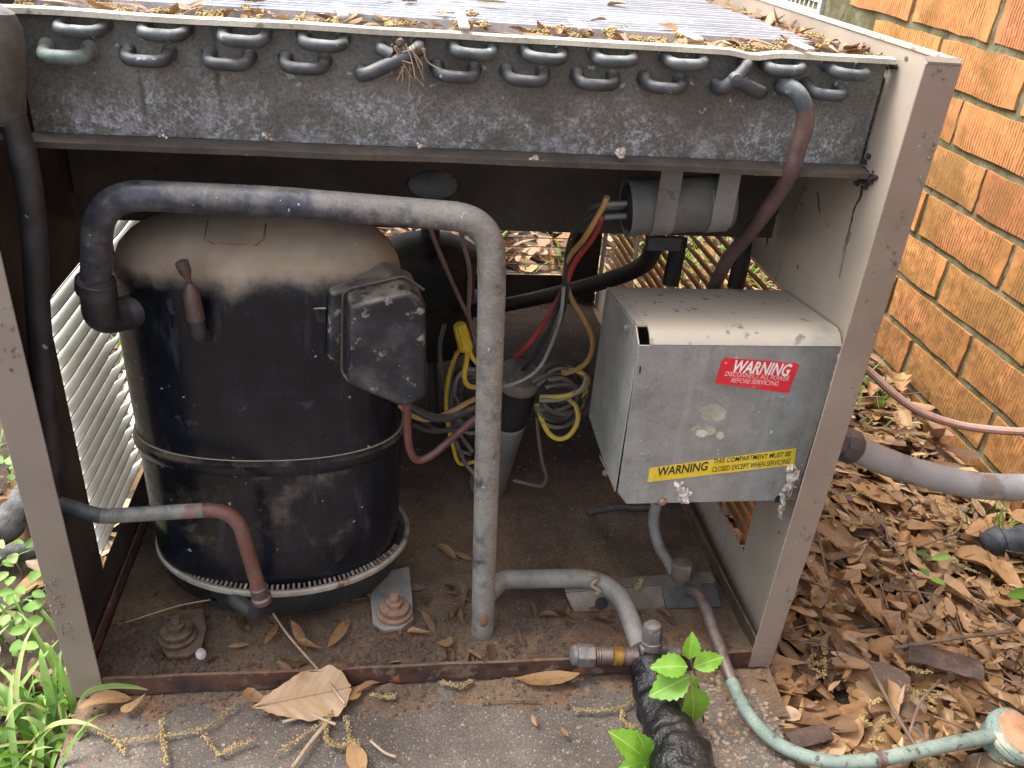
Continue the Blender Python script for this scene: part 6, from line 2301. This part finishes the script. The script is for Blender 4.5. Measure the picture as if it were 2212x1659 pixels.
rg = random.Random(31)
chips('mud_flakes', 'mud', 1500, lambda r: r.choice([r.uniform(-0.012, 0.09), r.uniform(0.18, 0.40), r.uniform(0.0, 0.55)]), lambda r: 0.008 + 0.075 * r.random() ** 1.4, lambda x, y, r: dz(x, y) + 0.0003, 0.0010, 0.0042, rg, cab)
chips('mud_flakes', 'mud', 420, lambda r: r.uniform(0.0, 0.56), lambda r: r.uniform(0.06, 0.6), lambda x, y, r: dz(x, y) + 0.0003, 0.0008, 0.0034, rg, cab)
chips('rust_flakes', 'rustflake', 90, lambda r: r.choice([r.uniform(0.10, 0.16), r.uniform(0.05, 0.55)]), lambda r: r.uniform(0.01, 0.09), lambda x, y, r: dz(x, y) + 0.0003, 0.0006, 0.0018, rg, cab)
chips('rust_flakes', 'rustflake', 46, lambda r: r.uniform(0.0, 0.5), lambda r: r.uniform(-0.1, -0.015), lambda x, y, r: 0.001, 0.0006, 0.0018, rg)
chips('soil_crumbs', 'mud', 500, lambda r: r.uniform(-0.015, 0.55), lambda r: -0.002 - 0.045 * r.random() ** 1.5, lambda x, y, r: soilstrip((x + 0.02) / 0.60, (y + 0.052) / 0.0505).z, 0.0007, 0.0024, rg, None, 0.6)
chips('pebbles', 'pebble', 420, lambda r: r.uniform(0.50, 0.578), lambda r: r.uniform(-0.14, -0.005), lambda x, y, r: padtop(x, y) - 0.0006, 0.0010, 0.0036, rg, None, 0.6)
chips('pebbles', 'pebble', 260, lambda r: r.uniform(-0.02, 0.50), lambda r: r.uniform(-0.14, -0.03), lambda x, y, r: padtop(x, y) - 0.0008, 0.0008, 0.0022, rg, None, 0.5)
sn = P(434, 1413, z=0.009)
mb = MB()
mb.lathe(sn, (0.2, -0.5, 0.8), [(0.0004, -0.0022), (0.0038, -0.0010), (0.0045, 0.0004), (0.0032, 0.0020), (0.0012, 0.0027), (0.0002, 0.0028)], 16, sx=1.15)
one(mb, 'snail_shell', 'shellwhite', 'small white snail shell on the pan near the left bolt', 'shell', sn)
# straw, twigs
STR = [([(590, 1325), (625, 1375), (690, 1450), (745, 1520)], 'stick', 0.0010, 0.012, 'long thin straw slanting over the rail onto the big leaf', True),
       ([(632, 1659), (670, 1605), (712, 1555)], 'stick', 0.0016, 0.004, 'pale thick straw standing out below the leaf tangle', False),
       ([(610, 1560), (665, 1545), (700, 1535)], 'stick', 0.0014, 0.004, 'flat pale straw under the big leaf, left one', False),
       ([(668, 1540), (700, 1555), (725, 1565)], 'stick', 0.0013, 0.005, 'flat pale straw crossing the left one', False),
       ([(800, 1600), (830, 1625), (855, 1635)], 'stick', 0.0011, 0.004, 'leaf stem beside the black crumpled leaf', False),
       ([(1045, 1515), (1090, 1512), (1170, 1512)], 'twig', 0.0008, 0.003, 'hair thin twig on the pad below the rail', False),
       ([(270, 1345), (400, 1305), (520, 1290), (575, 1300)], 'stick', 0.0006, 0.03, 'wispy dry grass stem arching over the left bolt', True)]
for (px, m_, r_, z, lab, up_) in STR:
    b = MB()
    pts_ = [P(*q, z=z + (0.012 * (1 - i / (len(px) - 1)) if up_ and px[0][0] == 590 else 0)) for i, q in enumerate(px)]
    b.tube(catmull(pts_, 6), r_, 6)
    one(b, 'straw' if m_ == 'stick' else 'twig', m_, lab, 'straw' if m_ == 'stick' else 'twig')
TW = [((1880, 1085), (2010, 1330), 'thin twig standing among the leaves near the post'), ((1745, 1090), (1785, 1240), 'dark twig lying steeply by the right post'),
      ((1930, 1400), (2180, 1365), 'straight twig lying across the litter'), ((1880, 1440), (1990, 1630), 'dark bent twig above the green tube'),
      ((2030, 1470), (1960, 1600), 'pale curved twig near the fitting'), ((1990, 1180), (2080, 1120), 'thin twig below the conduit')]
for (a, b_, lab) in TW:
    b = MB()
    p0, p1 = P(*a, z=0.0), P(*b_, z=0.0)
    mid = (p0 + p1) / 2 + V((rg.uniform(-0.01, 0.01), rg.uniform(-0.01, 0.01), 0.006))
    b.tube(catmull([p0, mid, p1], 8), rg.uniform(0.0010, 0.0020), 6)
    one(b, 'twig', 'twig', lab, 'twig')
b = MB()
for i in range(60):
    x, y = rg.uniform(0.6, 0.98), rg.uniform(-0.15, 0.55)
    a = rg.uniform(0, 6.28)
    l = rg.uniform(0.02, 0.07)
    p0 = V((x, y, gz(x, y) + rg.uniform(0.03, 0.05)))
    p1 = p0 + V((math.cos(a) * l, math.sin(a) * l, rg.uniform(-0.012, 0.012)))
    b.tube(catmull([p0, (p0 + p1) / 2 + V((rg.uniform(-0.004, 0.004), rg.uniform(-0.004, 0.004), 0.002)), p1], 4), rg.uniform(0.0005, 0.0011), 5)
kind(b.build('twig_litter', 'twig', None, sharp=0), 'stuff')
for (a, ln2, yaw, lab) in (((2040, 1425), 0.066, -0.45, 'dark flat piece of bark in the litter at right'), ((1745, 1590), 0.040, 0.2, 'square dark bark chip near the pad corner')):
    c = P(*a, z=0.0)
    b = MB()
    b.grid(lambda u, v: c + Matrix.Rotation(yaw, 3, 'Z') @ V(((u - 0.5) * ln2 + 0.002 * mnoise.noise(V((v * 9, u, 1))), (v - 0.5) * ln2 * 0.42 + 0.002 * mnoise.noise(V((u * 9, v, 1))), 0.004 - 0.016 * (v - 0.5) ** 2 + 0.0015 * mnoise.noise(V((u * 14, v * 7, 0))))), 12, 6)
    b.grid(lambda u, v: c + Matrix.Rotation(yaw, 3, 'Z') @ V(((0.5 - u) * ln2, (v - 0.5) * ln2 * 0.42, -0.001)), 2, 2)
    one(b, 'bark_piece', 'bark', lab, 'bark', c)
# charred branch pieces left of the unit
b = MB()
b.tube(catmull([P(-60, 1180, z=-0.02), P(20, 1130, z=-0.015), P(70, 1060, z=-0.012)], 10), 0.017, 12, wob=0.5)
one(b, 'fallen_branch', 'branch', 'thick grey black fallen branch behind the left post', 'branch', sharp=60)
b = MB()
b.tube(catmull([P(-60, 1200, z=-0.03), P(30, 1195, z=-0.028), P(110, 1180, z=-0.03)], 10), 0.009, 10, wob=0.5)
one(b, 'fallen_branch', 'branch', 'thinner dark branch just below the thick one at left', 'branch', sharp=60)

# ------------------------------------------------------------------ greenery
def blade(b, root, tip, wd, sag, rg, shade):
    n = 7
    root, tip = V(root), V(tip)
    d = tip - root
    s_ = V((d.y, -d.x, 0))
    s_ = s_.normalized() if s_.length > 1e-6 else V((1, 0, 0))
    s_ = (s_ + V((0, 0, rg.uniform(-0.4, 0.4)))).normalized()
    vs = []
    for i in range(n + 1):
        t = i / n
        p_ = root + d * t + V((0, 0, sag * 4 * t * (1 - t)))
        w_ = wd * (0.55 + 0.45 * min(1, t * 4)) * (1 - t ** 2.2) + 0.0001
        vs += [p_ - s_ * w_, p_ + V((0, 0, -w_ * 0.5)), p_ + s_ * w_]
    fs = []
    for i in range(n):
        for j in range(2):
            fs.append((i * 3 + j, i * 3 + j + 1, (i + 1) * 3 + j + 1, (i + 1) * 3 + j))
    b.add(vs, fs, True, shade)


rg = random.Random(52)
b = MB()
for i in range(74):                  # clump at the corner of the pad
    rx, ry = rg.gauss(-0.05, 0.02), rg.gauss(-0.012, 0.03)
    a = rg.uniform(0, 6.28)
    l = rg.uniform(0.05, 0.15)
    up_ = rg.uniform(0.015, 0.085)
    tx, ty = rx + math.cos(a) * l * 0.7 - 0.02, ry + math.sin(a) * l * 0.6
    if tx > -0.03 and ty > -0.02:
        tx = -0.035 - rg.random() * 0.04
    blade(b, (min(rx, -0.028), ry, GZ + 0.005), (min(tx, 0.015), ty, GZ + up_), rg.uniform(0.0014, 0.0042), rg.uniform(0.004, 0.028), rg, rg.random())
for i in range(300):                 # thinner scatter to the left
    rx, ry = -0.07 - 0.6 * rg.random() ** 1.3, rg.uniform(-0.2, 0.9)
    a = rg.uniform(0, 6.28)
    l = rg.uniform(0.02, 0.08)
    blade(b, (rx, ry, GZ), (rx + math.cos(a) * l, ry + math.sin(a) * l, GZ + rg.uniform(0.015, 0.06)), rg.uniform(0.0010, 0.0030), rg.uniform(0.002, 0.02), rg, rg.random())
kind(b.build('grass', 'green_mass', None, sharp=0, attr=True), 'stuff')
b = MB()
for i in range(900):                 # tufts on the lawn behind the unit
    cx, cy = rg.choice([(rg.uniform(-0.9, 1.0), rg.uniform(0.95, 2.6)), (rg.uniform(0.62, 0.98), rg.uniform(0.45, 1.4))])
    a = rg.uniform(0, 6.28)
    l = rg.uniform(0.02, 0.07)
    blade(b, (cx, cy, GZ), (cx + math.cos(a) * l, cy + math.sin(a) * l, GZ + rg.uniform(0.03, 0.09)), rg.uniform(0.0014, 0.0034), rg.uniform(0.002, 0.02), rg, rg.random())
for i in range(60):
    cx, cy = 0.955 + rg.gauss(0, 0.02), 0.19 + rg.gauss(0, 0.03)
    a = rg.uniform(0, 6.28)
    blade(b, (cx, cy, GZ + 0.01), (cx + math.cos(a) * 0.03, cy + math.sin(a) * 0.03, GZ + rg.uniform(0.04, 0.075)), 0.0016, 0.006, rg, rg.random() * 0.6)
kind(b.build('grass', 'green_mass', None, sharp=0, attr=True), 'stuff')
# single yellow tipped blade lying over the rail
b = MB()
p_ = [P(170, 1500, y=-0.012), P(200, 1478, y=-0.010), P(260, 1487, y=-0.014), P(322, 1492, y=-0.014)]
cu_ = catmull([P(172, 1512, y=-0.014), P(195, 1492, y=-0.013), P(240, 1482, y=-0.012), P(290, 1484, y=-0.013), P(318, 1490, y=-0.014)], 6)
vs, fs = [], []
for i, q in enumerate(cu_):
    t = i / (len(cu_) - 1)
    w_ = 0.0030 * math.sin(math.pi * min(0.98, 0.12 + t * 0.85)) + 0.0003
    vs += [q + V((0, 0, -w_)), q + V((0, 0.001, 0)), q + V((0, 0, w_))]
for i in range(len(cu_) - 1):
    for j in range(2):
        fs.append((i * 3 + j, i * 3 + j + 1, (i + 1) * 3 + j + 1, (i + 1) * 3 + j))
b.add(vs, fs)
one(b, 'grass_blade', 'green', 'single bright grass blade bent over the left end of the rail', 'grass blade', cu_[0], sharp=0)


def serrated(L, rg, teeth=7, wide=0.34):
    """toothed pointed leaf, base at the origin, tip along +Y"""
    b = MB()
    n = teeth * 2
    rows = []
    for i in range(n + 1):
        t = i / n
        w_ = wide * L * math.sin(math.pi * min(1, (t * 0.97 + 0.02)) ** 0.85) * (1 + (0.10 if i % 2 else -0.06))
        if i in (0, n):
            w_ = 0.0002
        fwd = 0.0 if i % 2 == 0 else 0.35 / n
        z = -0.25 * L * t * t
        rows.append([V((-w_, (t + fwd) * L, z + w_ * 0.28)), V((-w_ * 0.5, t * L, z + w_ * 0.16)), V((0, t * L, z)), V((w_ * 0.5, t * L, z + w_ * 0.16)), V((w_, (t + fwd) * L, z + w_ * 0.28))])
    vs = [p_ for r in rows for p_ in r]
    fs = []
    for i in range(n):
        for j in range(4):
            fs.append((i * 5 + j, i * 5 + j + 1, (i + 1) * 5 + j + 1, (i + 1) * 5 + j))
    b.add(vs, fs)
    return b


SER = [serrated(1.0, rg).mesh('leaf', 'sprout', sharp=0) for i in range(2)]
RND = []
for i in range(2):
    b = MB()
    leaf_geo(b, 'oval', 1.0, rg, Matrix.Translation((0, 0.5, 0)), curl=0.8, bend_=-0.3)
    RND.append(b.mesh('leaf', 'green', sharp=0))


def plant(name, label, base, top, leaves, me, cat='plant', group=None):
    """leaves: (pixel of base, pixel of tip, y)"""
    r_ = thing(name, label, cat, base, group)
    b_ = MB()
    b_.tube(catmull([base, (base + top) / 2 + V((0.002, 0.001, 0)), top], 6), 0.0009, 6)
    b_.build('stem', 'twig', r_)
    for (a, t, wd) in leaves:
        d = (t - a) * (1.22 if 'toothed' in label else 1.0)
        L = d.length
        yv = d.normalized()
        nz_ = V((0.05, -0.45, 1.0))
        xv = yv.cross(nz_).normalized()
        zv = xv.cross(yv)
        o_ = bpy.data.objects.new('leaf', random.choice(me))
        COL.objects.link(o_)
        o_.parent = r_
        Mx = Matrix(((xv.x * L * wd, yv.x * L, zv.x * L, a.x - base.x), (xv.y * L * wd, yv.y * L, zv.y * L, a.y - base.y), (xv.z * L * wd, yv.z * L, zv.z * L, a.z - base.z), (0, 0, 0, 1)))
        o_.matrix_local = Mx
    return r_


yv = -0.058
plant('seedling', 'bright green toothed seedling growing beside the wrapped pipe', P(1520, 1560, z=0.0), P(1492, 1425, y=yv),
      [(P(1488, 1424, y=yv), P(1497, 1382, y=yv + 0.004), 1.0), (P(1497, 1442, y=yv), P(1552, 1420, y=yv + 0.002), 0.9), (P(1486, 1440, y=yv), P(1424, 1437, y=yv), 0.95),
       (P(1490, 1462, y=yv), P(1420, 1492, y=yv - 0.006), 1.0), (P(1494, 1460, y=yv), P(1508, 1482, y=yv - 0.004), 0.9), (P(1494, 1482, y=yv), P(1506, 1560, y=yv - 0.012), 1.0)], SER)
yv = -0.10
plant('seedling', 'bright green toothed seedling cut by the bottom edge left of the pipe', P(1440, 1680, z=0.0), P(1398, 1640, y=yv),
      [(P(1392, 1638, y=yv), P(1344, 1592, y=yv + 0.003), 0.95), (P(1398, 1646, y=yv), P(1350, 1656, y=yv - 0.003), 0.95), (P(1400, 1640, y=yv), P(1392, 1600, y=yv), 0.8), (P(1398, 1640, y=yv), P(1408, 1680, y=yv - 0.004), 0.9)], SER)
plant('seedling', 'tiny green seedling with four leaves among the litter', P(2010, 1345, z=-0.02), P(2012, 1290, z=0.0),
      [(P(2012, 1205, z=0.02), P(1975, 1190, z=0.022), 0.9), (P(2012, 1208, z=0.02), P(2055, 1200, z=0.022), 0.9), (P(2008, 1245, z=0.012), P(1984, 1225, z=0.012), 1.2), (P(2010, 1250, z=0.01), P(2042, 1262, z=0.01), 1.2)], RND)
plant('seedling', 'single round green leaf at the right edge of the litter', P(2206, 1300, z=-0.03), P(2202, 1285, z=-0.01),
      [(P(2178, 1288, z=0.0), P(2230, 1280, z=0.0), 1.0)], RND)
rg = random.Random(61)
WEED = [((35, 1215), 'low round leafed weed beside the fallen branch'), ((15, 1010), 'low weed at the far left behind the post'), ((60, 1290), 'low round leafed weed halfway down the left post'),
        ((22, 1330), 'pale weed above the grass clump at left'), ((12, 1385), 'pale green weed at the left edge among the grass'), ((145, 600), 'weed leaf showing behind the left louvers'), ((70, 1010), 'weed close to the left post')]
for (q, lab) in WEED:
    c = P(*q, z=-0.02)
    base = V((c.x, c.y, GZ))
    lv_ = []
    for k in range(9):
        a = rg.uniform(0, 6.28)
        r_ = rg.uniform(0.004, 0.02)
        p0 = c + V((math.cos(a) * r_, math.sin(a) * r_, rg.uniform(-0.008, 0.010)))
        lv_.append((p0, p0 + V((math.cos(a) * 0.016, math.sin(a) * 0.016, rg.uniform(-0.002, 0.004))), rg.uniform(1.3, 1.9)))
    plant('weed', lab, base, c, lv_, RND, 'weed')
